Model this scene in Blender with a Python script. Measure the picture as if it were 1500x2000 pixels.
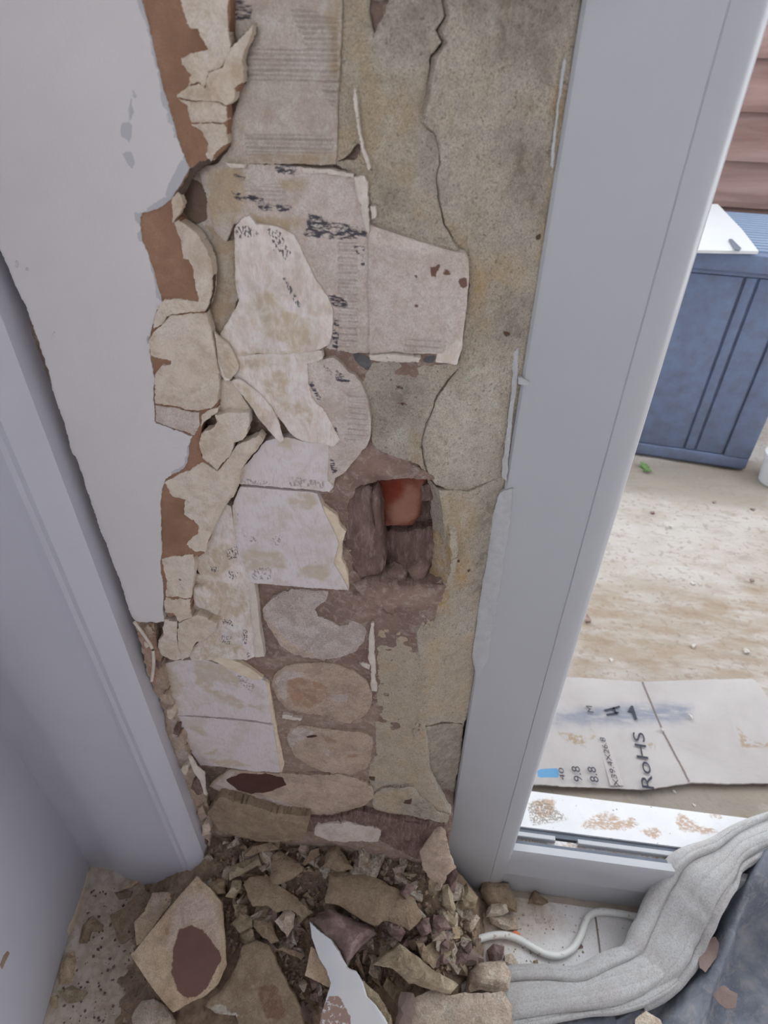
import bpy, bmesh, math, random
import numpy as np
from mathutils import Vector, Matrix, noise
from mathutils.geometry import delaunay_2d_cdt

random.seed(7)
rng = np.random.default_rng(7)
for o in list(bpy.data.objects):
    bpy.data.objects.remove(o)
SC = bpy.context.scene
COL = SC.collection

# ------------------------------------------------------------------ camera
F = 1200.0                                   # focal length in pixels of the 1500 x 2000 frame
_n = np.array([729 - 750, 2550 - 1000, F], float); _n /= np.linalg.norm(_n)
_e = np.cross(_n, [0, 0, 1]); _e /= np.linalg.norm(_e); _e *= np.sign(_e[0])
_g = np.cross(_e, _n); _g *= np.sign(_g[2])
_yaw = math.radians(-6.7)
_h = _e * math.cos(_yaw) + _g * math.sin(_yaw)
_w = -_e * math.sin(_yaw) + _g * math.cos(_yaw)
CAM = np.array([0, -.366, 1.015])
cd = bpy.data.cameras.new('camera')
cam = bpy.data.objects.new('camera', cd)
COL.objects.link(cam)
cd.sensor_fit = 'HORIZONTAL'; cd.sensor_width = 36.0; cd.lens = F / 1500 * 36
cd.clip_start = .01; cd.clip_end = 100
cd.dof.use_dof = True; cd.dof.focus_distance = .55; cd.dof.aperture_fstop = 14
r = (_h[0], _w[0], -_n[0]); u = (-_h[1], -_w[1], _n[1]); b = (-_h[2], -_w[2], _n[2])
cam.matrix_world = Matrix(((r[0], u[0], b[0], CAM[0]), (r[1], u[1], b[1], CAM[1]), (r[2], u[2], b[2], CAM[2]), (0, 0, 0, 1)))
SC.camera = cam

# ------------------------------------------------------------------ world and light
world = bpy.data.worlds.new('overcast_sky'); SC.world = world
world.use_nodes = True
bg = world.node_tree.nodes['Background']
bg.inputs['Color'].default_value = (.905, .96, 1.0, 1)
bg.inputs['Strength'].default_value = 4.05

def area(name, loc, target, sx, sy, power, colour):
    ld = bpy.data.lights.new(name, 'AREA'); ld.shape = 'RECTANGLE'; ld.size = sx; ld.size_y = sy
    ld.energy = power; ld.color = colour
    lo = bpy.data.objects.new(name, ld); COL.objects.link(lo); lo.location = loc
    lo.rotation_euler = (Vector(target) - Vector(loc)).to_track_quat('-Z', 'Y').to_euler()
    return lo
# daylight entering by the room's other window, in the wall behind the photographer
area('rear_window_daylight', (-.75, -2.42, 1.5), (-.65, 0, 1.2), 1.5, 1.1, 2.0, (1.0, .95, .90))

SC.view_settings.view_transform = 'Standard'
SC.view_settings.look = 'None'
SC.view_settings.exposure = -0.06
SC.view_settings.gamma = 1.0
SC.view_settings.use_curve_mapping = False

# ------------------------------------------------------------------ projection helpers
def ray(px, py):
    px = np.asarray(px, float); py = np.asarray(py, float)
    d = np.stack([(px - 750) / F, (py - 1000) / F, np.ones_like(px)], -1)
    return np.stack([d @ _h, d @ _w, -(d @ _n)], -1)

class Plane:
    """a plane with local axes u, v and outward normal n"""
    def __init__(s, p0, n, up=(0, 0, 1)):
        s.p0 = np.array(p0, float); s.n = np.array(n, float); s.n /= np.linalg.norm(s.n)
        up = np.array(up, float)
        s.u = np.cross(up, s.n); s.u /= np.linalg.norm(s.u)
        s.v = np.cross(s.n, s.u)
    def uv(s, px):
        px = np.asarray(px, float)
        d = ray(px[:, 0], px[:, 1])
        t = ((s.p0 - CAM) @ s.n) / (d @ s.n)
        P = CAM + d * t[:, None] - s.p0
        return np.stack([P @ s.u, P @ s.v], -1)
    def at(s, uv, h=0.0):
        uv = np.asarray(uv, float)
        h = np.zeros(len(uv)) + h
        return s.p0 + uv[:, :1] * s.u + uv[:, 1:2] * s.v + h[:, None] * s.n

def PY(y):
    return Plane((0, y, 0), (0, -1, 0))
def PZ(z):
    return Plane((0, 0, z), (0, 0, 1), up=(0, 1, 0))
def onZ(px, py, z=0.0):
    d = ray(px, py); return CAM + d * ((z - CAM[2]) / d[2])
def onY(px, py, y=0.0):
    d = ray(px, py); return CAM + d * ((y - CAM[1]) / d[1])

def seg_dist(P, A, B):
    """distance of N points to M segments, min over M"""
    best = np.full(len(P), 1e9)
    for a, b_ in zip(A, B):
        ab = b_ - a; L = ab @ ab + 1e-18
        t = np.clip(((P - a) @ ab) / L, 0, 1)
        q = P - (a + t[:, None] * ab)
        best = np.minimum(best, (q * q).sum(1))
    return np.sqrt(best)
def inside(P, poly):
    x, y = P[:, 0], P[:, 1]; res = np.zeros(len(P), bool)
    n = len(poly); j = n - 1
    for i in range(n):
        xi, yi = poly[i]; xj, yj = poly[j]
        c = ((yi > y) != (yj > y)) & (x < (xj - xi) * (y - yi) / (yj - yi + 1e-18) + xi)
        res ^= c; j = i
    return res
def sdist(P, poly):
    poly = np.asarray(poly, float)
    d = seg_dist(P, poly, np.roll(poly, -1, 0))
    return np.where(inside(P, poly), d, -d)

def ragged(px, amp, step=5.0, seed=0.0):
    """subdivide an outline in pixel space and roughen it"""
    out = []
    n = len(px)
    for i in range(n):
        a = np.array(px[i], float); b_ = np.array(px[(i + 1) % n], float)
        L = np.linalg.norm(b_ - a); k = max(1, int(L / step))
        for j in range(k):
            out.append(a + (b_ - a) * j / k)
    res = []
    for p in out:
        q = Vector((p[0] * .05 + seed * 13.7, p[1] * .05, seed))
        q2 = q * 4.1
        d = noise.noise_vector(q) * .75 + noise.noise_vector(q2) * .75 + noise.noise_vector(q * 13.0) * .55
        res.append((p[0] + d.x * amp * 1.45, p[1] + d.y * amp * 1.45))
    return np.array(res)

def fbm(p, sc, oct=3, seed=0.0):
    q = Vector((p[0] * sc + seed, p[1] * sc - seed * .37, p[2] * sc + seed * .71))
    return noise.fractal(q, 1.0, 2.0, oct)

# ------------------------------------------------------------------ materials
def lin(c):
    c = c / 255.0
    return c / 12.92 if c <= .04045 else ((c + .055) / 1.055) ** 2.4
KW = .60      # light reaching the wall: photographed tone / albedo
KF = .36      # light reaching the floor
KO = 1.45     # light outdoors
def C(r_, g_, b_, k=KW):
    return tuple(min(.92, lin(v) / k) for v in (r_, g_, b_)) + (1,)

def mat(name, cols, scale=60, detail=6, rough=.85, bump=.3, bscale=300, bdist=.001, stretch=(1, 1, 1),
        speck=None, stains=(), rib=None, spec=.25, metallic=0, weave=None, contrast=.5, bump2=None, grime=()):
    m = bpy.data.materials.new(name); m.use_nodes = True
    nt = m.node_tree; N = nt.nodes; L = nt.links
    bs = N['Principled BSDF']
    bs.inputs['Roughness'].default_value = rough
    bs.inputs['Specular IOR Level'].default_value = spec
    bs.inputs['Metallic'].default_value = metallic
    geo = N.new('ShaderNodeNewGeometry')
    mp = N.new('ShaderNodeMapping'); mp.inputs['Scale'].default_value = stretch
    L.new(geo.outputs['Position'], mp.inputs['Vector'])
    def noi(sc, det=6, rgh=.6, vec=None, dist=0):
        t = N.new('ShaderNodeTexNoise'); t.inputs['Scale'].default_value = sc; t.inputs['Detail'].default_value = det
        t.inputs['Roughness'].default_value = rgh; t.inputs['Distortion'].default_value = dist
        L.new(vec or mp.outputs[0], t.inputs['Vector']); return t.outputs['Fac']
    ra = N.new('ShaderNodeValToRGB')
    k = len(cols)
    while len(ra.color_ramp.elements) < k: ra.color_ramp.elements.new(.5)
    for i, c in enumerate(cols):
        el = ra.color_ramp.elements[i]
        el.position = .5 if k == 1 else .5 - contrast * .35 + contrast * .7 * i / (k - 1)
        el.color = c
    L.new(noi(scale, detail, .62, dist=.4), ra.inputs['Fac'])
    colr = ra.outputs['Color']
    def mix(fac, c1, c2):
        x = N.new('ShaderNodeMix'); x.data_type = 'RGBA'
        L.new(fac, x.inputs[0]); L.new(c1, x.inputs[6])
        if isinstance(c2, tuple): x.inputs[7].default_value = c2
        else: L.new(c2, x.inputs[7])
        return x.outputs[2]
    def mr(v, a, b_, c=0, d=1):
        x = N.new('ShaderNodeMapRange'); x.interpolation_type = 'SMOOTHSTEP'
        L.new(v, x.inputs[0])
        for i, q in enumerate((a, b_, c, d)): x.inputs[1 + i].default_value = q
        return x.outputs[0]
    def math_(op, a, b_):
        x = N.new('ShaderNodeMath'); x.operation = op
        for i, q in enumerate((a, b_)):
            if isinstance(q, (int, float)): x.inputs[i].default_value = q
            else: L.new(q, x.inputs[i])
        return x.outputs[0]
    if speck:
        for (c, sc, thr, amt) in speck:
            f_ = mr(noi(sc, 3, .5, geo.outputs['Position']), thr, thr + .06, 0, amt)
            colr = mix(f_, colr, c)
    for st in [q for q in stains if q[5] < .9]:
        at_, c, amp, nsc, soft, amt = st[:6]
        dens = st[6] if len(st) > 6 else None       # (scale, low, high, stretch)
        a = N.new('ShaderNodeAttribute'); a.attribute_name = at_
        v = math_('ADD', a.outputs['Fac'], math_('MULTIPLY', math_('SUBTRACT', noi(nsc, 5, .6), .5), amp * 2))
        f_ = mr(v, -soft, soft, 0, amt)
        if dens:
            mp2 = N.new('ShaderNodeMapping'); mp2.inputs['Scale'].default_value = dens[3]
            L.new(geo.outputs['Position'], mp2.inputs['Vector'])
            f_ = math_('MULTIPLY', f_, mr(noi(dens[0], 4, .6, mp2.outputs[0]), dens[1], dens[2]))
        colr = mix(f_, colr, c)
    for (c, sc, lo_, hi_, amt, strch) in grime:
        mp3 = N.new('ShaderNodeMapping'); mp3.inputs['Scale'].default_value = strch
        L.new(geo.outputs['Position'], mp3.inputs['Vector'])
        colr = mix(mr(noi(sc, 7, .72, mp3.outputs[0], .6), lo_ - .07, hi_ - .11, 0, min(1, amt)), colr, c)
    for st in [q for q in stains if q[5] >= .9]:
        at_, c, amp, nsc, soft, amt = st[:6]
        dens = st[6] if len(st) > 6 else None       # (scale, low, high, stretch)
        a = N.new('ShaderNodeAttribute'); a.attribute_name = at_
        v = math_('ADD', a.outputs['Fac'], math_('MULTIPLY', math_('SUBTRACT', noi(nsc, 5, .6), .5), amp * 2))
        f_ = mr(v, -soft, soft, 0, amt)
        if dens:
            mp2 = N.new('ShaderNodeMapping'); mp2.inputs['Scale'].default_value = dens[3]
            L.new(geo.outputs['Position'], mp2.inputs['Vector'])
            f_ = math_('MULTIPLY', f_, mr(noi(dens[0], 4, .6, mp2.outputs[0]), dens[1], dens[2]))
        colr = mix(f_, colr, c)
    L.new(colr, bs.inputs['Base Color'])
    hgt = noi(bscale, 6, .65, geo.outputs['Position'])
    if bump2:
        hgt = math_('ADD', hgt, math_('MULTIPLY', noi(bump2[0], 5, .6), bump2[1]))
    if rib:
        at_, freq, amt = rib
        a = N.new('ShaderNodeAttribute'); a.attribute_name = at_
        sx = N.new('ShaderNodeSeparateXYZ'); L.new(geo.outputs['Position'], sx.inputs[0])
        wv = math_('SINE', math_('MULTIPLY', sx.outputs['Z'], freq), 0)
        hgt = math_('ADD', hgt, math_('MULTIPLY', wv, math_('MULTIPLY', mr(a.outputs['Fac'], -1, 1), amt)))
    if weave:
        w1 = N.new('ShaderNodeTexWave'); w1.inputs['Scale'].default_value = weave[0]; w1.bands_direction = 'X'
        w1.inputs['Distortion'].default_value = 2
        w2 = N.new('ShaderNodeTexWave'); w2.inputs['Scale'].default_value = weave[0]; w2.bands_direction = 'Y'
        w2.inputs['Distortion'].default_value = 2
        L.new(geo.outputs['Position'], w1.inputs['Vector']); L.new(geo.outputs['Position'], w2.inputs['Vector'])
        hgt = math_('ADD', hgt, math_('MULTIPLY', math_('ADD', w1.outputs['Fac'], w2.outputs['Fac']), weave[1]))
    bp = N.new('ShaderNodeBump'); bp.inputs['Strength'].default_value = min(1, bump * 1.4); bp.inputs['Distance'].default_value = bdist * (1.5 if bdist < .003 else .5)
    L.new(hgt, bp.inputs['Height']); L.new(bp.outputs[0], bs.inputs['Normal'])
    return m

# ------------------------------------------------------------------ object helpers
def link(name, me, parent=None, m=None):
    o = bpy.data.objects.new(name, me); COL.objects.link(o)
    if m: me.materials.append(m)
    if parent is not None: o.parent = parent
    return o
def tag(o, label=None, cat=None, group=None, kind=None):
    if label: o['label'] = label
    if cat: o['category'] = cat
    if group: o['group'] = group
    if kind: o['kind'] = kind
    return o
def empty(name, loc=(0, 0, 0)):
    o = bpy.data.objects.new(name, None); COL.objects.link(o); o.location = loc; o.empty_display_size = .05
    return o

def smooth(me, angle=35):
    me.polygons.foreach_set('use_smooth', [True] * len(me.polygons))
    try: me.set_sharp_from_angle(angle=math.radians(angle))
    except Exception: pass

_seed = [0]
def slab(name, px, plane, thick, m, parent=None, step=.0022, rag=1.5, relief=.0004, rscale=90, bev=.0012,
         stains=None, dome=0.0, back=False, holes=(), fn=None, flat=False, spacing_px=3.4, centre=False, jag=1.0, grow=0.0):
    """a piece with a traced outline: ragged edge, uneven front, real thickness"""
    _seed[0] += 1; sd_ = _seed[0] * 1.37
    outl = ragged(px, rag, spacing_px, sd_) if rag > 0 else np.array(px, float)
    if grow:
        nx_ = np.roll(outl, -1, 0) - np.roll(outl, 1, 0)
        ar = np.sum(outl[:, 0] * np.roll(outl[:, 1], -1) - np.roll(outl[:, 0], -1) * outl[:, 1])
        nn_ = np.stack([nx_[:, 1], -nx_[:, 0]], -1) * np.sign(ar)
        nn_ /= np.linalg.norm(nn_, axis=1, keepdims=True) + 1e-9
        outl = outl + nn_ * grow
    uv = plane.uv(outl)
    hl = [plane.uv(ragged(h_, rag, spacing_px, sd_ + 50 + i)) for i, h_ in enumerate(holes)]
    lo = uv.min(0); hi = uv.max(0)
    gx = np.arange(lo[0], hi[0], step); gy = np.arange(lo[1], hi[1], step * .87)
    G = np.array([(x + (step / 2 if j % 2 else 0), y) for j, y in enumerate(gy) for x in gx]).reshape(-1, 2)
    if len(G):
        G = G + rng.uniform(-step * .25, step * .25, G.shape)
        G = G[inside(G, uv)]
        for h_ in hl: G = G[~inside(G, h_)]
    if len(G):
        d = seg_dist(G, uv, np.roll(uv, -1, 0))
        G = G[d > step * .45]
    V = [Vector(p) for p in uv]; n0 = len(V)
    loops = [list(range(n0))]
    edges = []
    for h_ in hl:
        k = len(V); V += [Vector(p) for p in h_]
        edges += [(k + i, k + (i + 1) % len(h_)) for i in range(len(h_))]
    V += [Vector(p) for p in G]
    vs, es, fs, *_ = delaunay_2d_cdt(V, edges, loops, 1, 1e-7)
    vs = np.array([(v.x, v.y) for v in vs]); fs = [tuple(f_) for f_ in fs]
    if holes:
        cen = np.array([vs[list(f_)].mean(0) for f_ in fs])
        keep = np.ones(len(fs), bool)
        for h_ in hl: keep &= ~inside(cen, h_)
        fs = [f_ for f_, k in zip(fs, keep) if k]
    de = seg_dist(vs, uv, np.roll(uv, -1, 0))
    for h_ in hl: de = np.minimum(de, seg_dist(vs, h_, np.roll(h_, -1, 0)))
    P0 = plane.at(vs)
    hgt = np.array([fbm(p, rscale, 4, sd_) for p in P0]) * relief
    hgt += np.array([fbm(p, rscale * .22, 2, sd_ + 3) for p in P0]) * relief * 2.0
    t = np.clip(de / max(bev, 1e-6), 0, 1)
    hgt -= (1 - t) ** 2 * bev * .6
    if dome:
        dm = max(de.max(), 1e-6); hgt += dome * (1 - (1 - de / dm) ** 2)
    if fn is not None:
        hgt += fn(vs, P0)
    FV = plane.at(vs, hgt)
    # boundary edges
    cnt = {}
    for f_ in fs:
        for i in range(3):
            a, b_ = f_[i], f_[(i + 1) % 3]
            k = (min(a, b_), max(a, b_))
            cnt.setdefault(k, []).append((a, b_))
    bnd = [v[0] for v in cnt.values() if len(v) == 1]
    bv = sorted({i for e_ in bnd for i in e_})
    nf = len(FV)
    if back:
        BV = plane.at(vs, -thick + np.array([fbm(p, rscale, 2, sd_ + 9) for p in P0]) * relief)
        verts = np.concatenate([FV, BV]); bi = {i: nf + i for i in range(nf)}
        faces = list(fs) + [tuple(nf + i for i in reversed(f_)) for f_ in fs]
    else:
        idx = np.array(bv)
        jit = np.array([fbm(P0[i], rscale * 3, 2, sd_ + 5) for i in bv]) * .0006 * jag
        BV = plane.at(vs[idx], -thick + jit)
        verts = np.concatenate([FV, BV]); bi = {i: nf + k for k, i in enumerate(bv)}
        faces = list(fs)
    faces += [(b_, a, bi[a], bi[b_]) for a, b_ in bnd]
    c0 = verts.mean(0) if centre else np.zeros(3)
    if centre: c0[2] = verts[:, 2].min()
    me = bpy.data.meshes.new(name)
    me.from_pydata((verts - c0).tolist(), [], faces)
    stains = dict(stains or {})
    for k in ('s0', 's1', 's2', 's3', 's4', 'rib'): stains.setdefault(k, [])
    if True:
        for k, polys in stains.items():
            best = np.full(nf, -1e3)
            for poly in polys:
                q = plane.uv(ragged(poly, 1.0, 8, sd_ + 7))
                best = np.maximum(best, sdist(vs, q) * 1000)
            full = np.full(len(verts), -1e3)
            full[:nf] = best
            if back: full[nf:] = -1e3
            a_ = me.attributes.new(k, 'FLOAT', 'POINT')
            a_.data.foreach_set('value', full.astype(np.float32))
    me.update()
    if not flat: smooth(me, 40)
    o = link(name, me, parent, m)
    o.location = c0
    return o

def box(name, lo, hi, m, parent=None, bevel=0.0, seg=2):
    bm = bmesh.new(); bmesh.ops.create_cube(bm, size=1)
    lo = Vector(lo); hi = Vector(hi); c = (lo + hi) / 2; s = hi - lo
    for v in bm.verts: v.co = Vector((v.co.x * s.x, v.co.y * s.y, v.co.z * s.z)) + c
    if bevel: bmesh.ops.bevel(bm, geom=bm.edges[:], offset=bevel, segments=seg, affect='EDGES', profile=.5)
    me = bpy.data.meshes.new(name); bm.to_mesh(me); bm.free()
    if bevel: smooth(me)
    return link(name, me, parent, m)

def extrude_profile(name, prof, axis0, axis1, m, parent=None, smooth_=True):
    """prof: points in 3D (closed loop) at start; offset vector to the end"""
    n = len(prof)
    v = [tuple(p) for p in prof] + [tuple(Vector(p) + Vector(axis1)) for p in prof]
    f = [(i, (i + 1) % n, n + (i + 1) % n, n + i) for i in range(n)]
    f += [tuple(range(n - 1, -1, -1)), tuple(range(n, 2 * n))]
    me = bpy.data.meshes.new(name); me.from_pydata(v, [], f); me.update()
    bm = bmesh.new(); bm.from_mesh(me); bmesh.ops.recalc_face_normals(bm, faces=bm.faces[:]); bm.to_mesh(me); bm.free()
    if smooth_: smooth(me, 30)
    return link(name, me, parent, m)

def tube(name, pts, rad, m, parent=None, seg=10, taper=None, sub=6):
    P = [Vector(p) for p in pts]
    dense = []
    for i in range(len(P) - 1):
        p0 = P[max(0, i - 1)]; p1 = P[i]; p2 = P[i + 1]; p3 = P[min(len(P) - 1, i + 2)]
        for j in range(sub):
            t = j / sub
            dense.append(.5 * ((2 * p1) + (p2 - p0) * t + (2 * p0 - 5 * p1 + 4 * p2 - p3) * t * t + (3 * p1 - p0 - 3 * p2 + p3) * t ** 3))
    dense.append(P[-1])
    v = []; f = []
    n = len(dense)
    for i, p in enumerate(dense):
        d = (dense[min(n - 1, i + 1)] - dense[max(0, i - 1)]).normalized()
        a = d.cross(Vector((0, 0, 1)))
        if a.length < 1e-4: a = d.cross(Vector((1, 0, 0)))
        a.normalize(); b_ = d.cross(a)
        r_ = rad if not taper else rad * taper(i / (n - 1))
        for k in range(seg):
            an = 2 * math.pi * k / seg
            v.append(p + a * math.cos(an) * r_ + b_ * math.sin(an) * r_)
    for i in range(n - 1):
        for k in range(seg):
            f.append((i * seg + k, i * seg + (k + 1) % seg, (i + 1) * seg + (k + 1) % seg, (i + 1) * seg + k))
    f.append(tuple(range(seg))); f.append(tuple((n - 1) * seg + k for k in reversed(range(seg))))
    me = bpy.data.meshes.new(name); me.from_pydata([tuple(q) for q in v], [], f); me.update()
    bm = bmesh.new(); bm.from_mesh(me); bmesh.ops.recalc_face_normals(bm, faces=bm.faces[:]); bm.to_mesh(me); bm.free()
    smooth(me, 60)
    return link(name, me, parent, m)

# ------------------------------------------------------------------ palette
m_paint = mat('matt_wall_paint', [C(173, 169, 169), C(178, 174, 174)], scale=8, bump=.25, bscale=420, bdist=.0006, rough=.8,
              bump2=(60, 1.5), stains=[('s0', C(150, 149, 152), .8, 400, .15, .9)])
m_plainwall = mat('matt_wall_paint_plain', [C(173, 169, 169), C(178, 174, 174)], scale=8, bump=.15, bscale=420, bdist=.0006, rough=.8)
m_ceil = mat('white_ceiling_paint', [(.8, .8, .79, 1), (.83, .83, .82, 1)], scale=4, bump=.1)
m_paper = mat('brown_board_paper', [C(120, 92, 74), C(131, 102, 84), C(141, 110, 92)], scale=45, bump=.2, bscale=700, bdist=.0004, rough=.95, grime=[(C(106, 80, 64), 30, .5, .75, .4, (1, 1, 1)), (C(110, 86, 70), 1200, .5, .7, .4, (1, 1, 1))], spec=.1,
              speck=[(C(95, 72, 58), 900, .66, .6)])
m_cream = mat('cream_gypsum', [C(173, 160, 146), C(189, 178, 166), C(198, 188, 178)], scale=30, bump=.5, bscale=420, bdist=.0012, rough=.95, grime=[(C(160, 138, 110), 60, .52, .74, .45, (1, 1, 1)), (C(150, 132, 112), 900, .5, .72, .35, (1, 1, 1)), (C(196, 184, 170), 45, .52, .72, .5, (1, 1, 1))], spec=.1,
              speck=[(C(150, 130, 108), 500, .68, .5)], bump2=(90, 2.0), stains=[('s0', C(158, 141, 120), 4.0, 150, 2.5, .7)])
m_comb = mat('combed_adhesive_back', [C(162, 149, 137), C(177, 165, 155), C(188, 177, 169)], scale=22, bump=.55, bscale=900, bdist=.0009, rough=.95, grime=[(C(146, 130, 114), 55, .52, .74, .36, (1, 1, 1)), (C(142, 128, 116), 260, .52, .75, .28, (1, 1, 1)), (C(205, 196, 190), 90, .52, .75, .32, (1, 1, 1)), (C(132, 118, 106), 1100, .50, .70, .34, (1, 1, 1))], spec=.1,
             stretch=(.5, 1, 1.5), contrast=.8, speck=[(C(140, 122, 108), 800, .66, .35)], bump2=(180, 1.2),
             rib=('rib', 1500, 1.2),
             stains=[('s0', C(62, 60, 66), 1.5, 350, .5, .95, (420, .42, .56, (.3, 1, 1.6))), ('s1', C(150, 130, 104), 4, 120, 2, .8), ('s2', C(90, 72, 60), .8, 400, .3, .9),
                     ('s3', C(196, 184, 176), 3, 150, 1, .8)])
m_lightadh = mat('pale_adhesive_back', [C(172, 158, 150), C(184, 171, 164), C(194, 182, 177)], scale=30, bump=.5, bscale=900, bdist=.0009, rough=.95, grime=[(C(146, 130, 114), 55, .52, .74, .36, (1, 1, 1)), (C(142, 128, 116), 260, .52, .75, .28, (1, 1, 1)), (C(205, 196, 190), 90, .52, .75, .32, (1, 1, 1)), (C(132, 118, 106), 1100, .50, .70, .34, (1, 1, 1))], spec=.1,
                 contrast=.8, speck=[(C(150, 135, 125), 700, .66, .3)], bump2=(160, 1.2), rib=('rib', 1500, 1.2),
                 stains=[('s0', C(62, 60, 68), 1.5, 350, .5, .95, (420, .40, .56, (.5, 1, 1.4))), ('s1', C(160, 141, 112), 4, 110, 2, .85), ('s2', C(98, 72, 62), .8, 400, .3, .95),
                         ('s3', C(196, 184, 176), 3, 150, 1, .8)])
m_smooth = mat('smooth_plaster_skim', [C(184, 172, 166), C(194, 183, 178), C(200, 188, 182)], scale=14, bump=.25, bscale=260, bdist=.0008, rough=.75, grime=[(C(158, 142, 122), 38, .50, .72, .50, (1.6, 1, .8)), (C(150, 138, 130), 300, .52, .74, .35, (2, 1, .5)), (C(206, 198, 192), 70, .54, .74, .4, (1, 1, 1))], spec=.25, stretch=(1, 1, 1.3),
               stains=[('s1', C(162, 145, 118), 7, 120, 2.5, .8, (130, .25, .6, (1.6, 1, .7))), ('s0', C(70, 66, 70), .8, 600, .2, .9, (700, .48, .58, (1.2, 1, .6))), ('s3', C(188, 182, 183), 5, 130, 3, .7)])
m_tile = mat('white_glazed_tile', [C(180, 172, 172), C(186, 180, 180)], scale=10, bump=.08, bscale=120, bdist=.0006, rough=.38, grime=[(C(160, 146, 130), 34, .53, .74, .45, (1, 1, 1)), (C(152, 142, 138), 220, .56, .76, .40, (2.5, 1, .6))], spec=.45,
             speck=[(C(150, 140, 135), 500, .70, .5)],
             stains=[('s1', C(162, 147, 122), 6, 130, 2.5, .75, (120, .22, .58, (.9, 1, 1.1))), ('s0', C(120, 112, 108), 1.2, 500, .4, .85, (520, .48, .6, (1, 1, .6))), ('s3', C(196, 186, 174), 1, 300, .5, .9)])
m_mauve = mat('mauve_backing_plaster', [C(104, 84, 76), C(122, 100, 91), C(140, 118, 108)], scale=34, bump=.6, bscale=500, bdist=.0012, rough=.95, grime=[(C(126, 108, 98), 50, .50, .72, .45, (1, 1, 1)), (C(178, 166, 156), 120, .54, .74, .40, (1, 1, 1)), (C(110, 96, 88), 900, .50, .70, .40, (1, 1, 1))], spec=.1, bump2=(80, 2.0),
              speck=[(C(160, 140, 128), 300, .64, .6)], stains=[('s0', C(142, 124, 110), 5, 90, 2.5, .8), ('s1', C(146, 119, 109), 6, 120, 4, .6), ('s2', C(88, 72, 62), 5, 90, 2, .8)])
m_render = mat('sandy_cement_render', [C(160, 149, 132), C(175, 164, 149), C(186, 177, 164)], scale=26, bump=.9, bscale=700, bdist=.0014, rough=1, grime=[(C(170, 163, 154), 28, .48, .66, .45, (1, 1, 1)), (C(138, 125, 106), 70, .55, .77, .38, (1, 1, 1)), (C(190, 180, 165), 130, .50, .70, .42, (1, 1, 1)), (C(118, 105, 89), 1100, .53, .69, .42, (1, 1, 1)), (C(96, 86, 74), 420, .62, .76, .6, (1, 1, 1))], spec=.05,
               speck=[(C(122, 109, 92), 620, .57, .6), (C(194, 182, 166), 460, .62, .55), (C(84, 76, 68), 520, .67, .7)],
               stains=[('s1', C(176, 158, 132), 6, 90, 2.5, .89, (60, .2, .42, (1, 1, 1))), ('s0', C(122, 118, 108), 9, 70, 7, .75), ('s2', C(172, 138, 84), 9, 80, 8, .75), ('s3', C(206, 195, 180), 6, 160, 4, .75, (120, .3, .55, (1, 1, 1))),
                       ('s4', C(86, 66, 52), 1, 300, .4, .95)])
m_dab = mat('tile_adhesive_dab', [C(150, 132, 115), C(166, 148, 130), C(178, 160, 144)], scale=28, bump=.5, bscale=400, bdist=.001, rough=.95, grime=[(C(126, 108, 98), 50, .50, .72, .45, (1, 1, 1)), (C(178, 166, 156), 120, .54, .74, .40, (1, 1, 1)), (C(110, 96, 88), 900, .50, .70, .40, (1, 1, 1))], spec=.1, bump2=(90, 2.0),
            speck=[(C(110, 92, 82), 420, .66, .6), (C(88, 88, 96), 600, .71, .7)],
            stains=[('s1', C(154, 122, 100), 4, 110, 2, .85), ('s0', C(70, 48, 44), 1.2, 250, .5, .98), ('s3', C(182, 172, 168), 3, 200, 1.2, .85)])
m_dabwhite = mat('pale_adhesive_dab', [C(176, 163, 156), C(186, 175, 170), C(190, 181, 178)], scale=30, bump=.6, bscale=800, bdist=.001, rough=.95, grime=[(C(126, 108, 98), 50, .50, .72, .45, (1, 1, 1)), (C(178, 166, 156), 120, .54, .74, .40, (1, 1, 1)), (C(110, 96, 88), 900, .50, .70, .40, (1, 1, 1))], spec=.1,
                 speck=[(C(120, 108, 104), 900, .63, .7), (C(100, 88, 86), 260, .74, .9)], stains=[('s3', C(188, 168, 148), 2, 200, 1.0, .8)])
m_brick = mat('red_brick', [C(92, 54, 44), C(110, 66, 54), C(128, 88, 74)], scale=40, bump=.5, bscale=300, bdist=.0015, rough=.9, spec=.15,
              stains=[('s0', C(104, 42, 28), 6, 100, 4, .8), ('s3', C(140, 106, 92), 7, 90, 5, .6)])
m_lump = mat('dark_broken_plaster', [C(98, 79, 73), C(118, 97, 91), C(138, 118, 110)], scale=34, bump=.8, bscale=380, bdist=.002, rough=1, spec=.05, stretch=(1.8, 1, .6), bump2=(90, 2),
             speck=[(C(156, 138, 128), 420, .70, .4)], grime=[(C(92, 74, 68), 60, .5, .72, .5, (2, 1, .6)), (C(156, 138, 128), 110, .55, .75, .45, (2, 1, .5))])
m_grout = mat('white_grout', [C(176, 166, 155), C(192, 183, 174)], scale=90, bump=.5, bscale=500, rough=.9, speck=[(C(96, 88, 84), 500, .7, .8)])
m_edge = mat('tile_body_edge', [C(180, 164, 144), C(198, 184, 166)], scale=80, bump=.4, bscale=400, rough=.9)
m_darkgap = mat('dark_plaster_and_shade', [C(70, 60, 52), C(92, 78, 68)], scale=60, bump=.8, bscale=300, bdist=.002, rough=1, spec=.05)  # masonry, and the strips that paint shade into the flake gaps
m_gloss = mat('white_gloss_woodwork', [C(164, 164, 172), C(168, 168, 176)], scale=6, bump=.04, bscale=120, bdist=.0005, rough=.42, spec=.4, speck=[(C(130, 125, 122), 90, .80, .5)])
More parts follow.
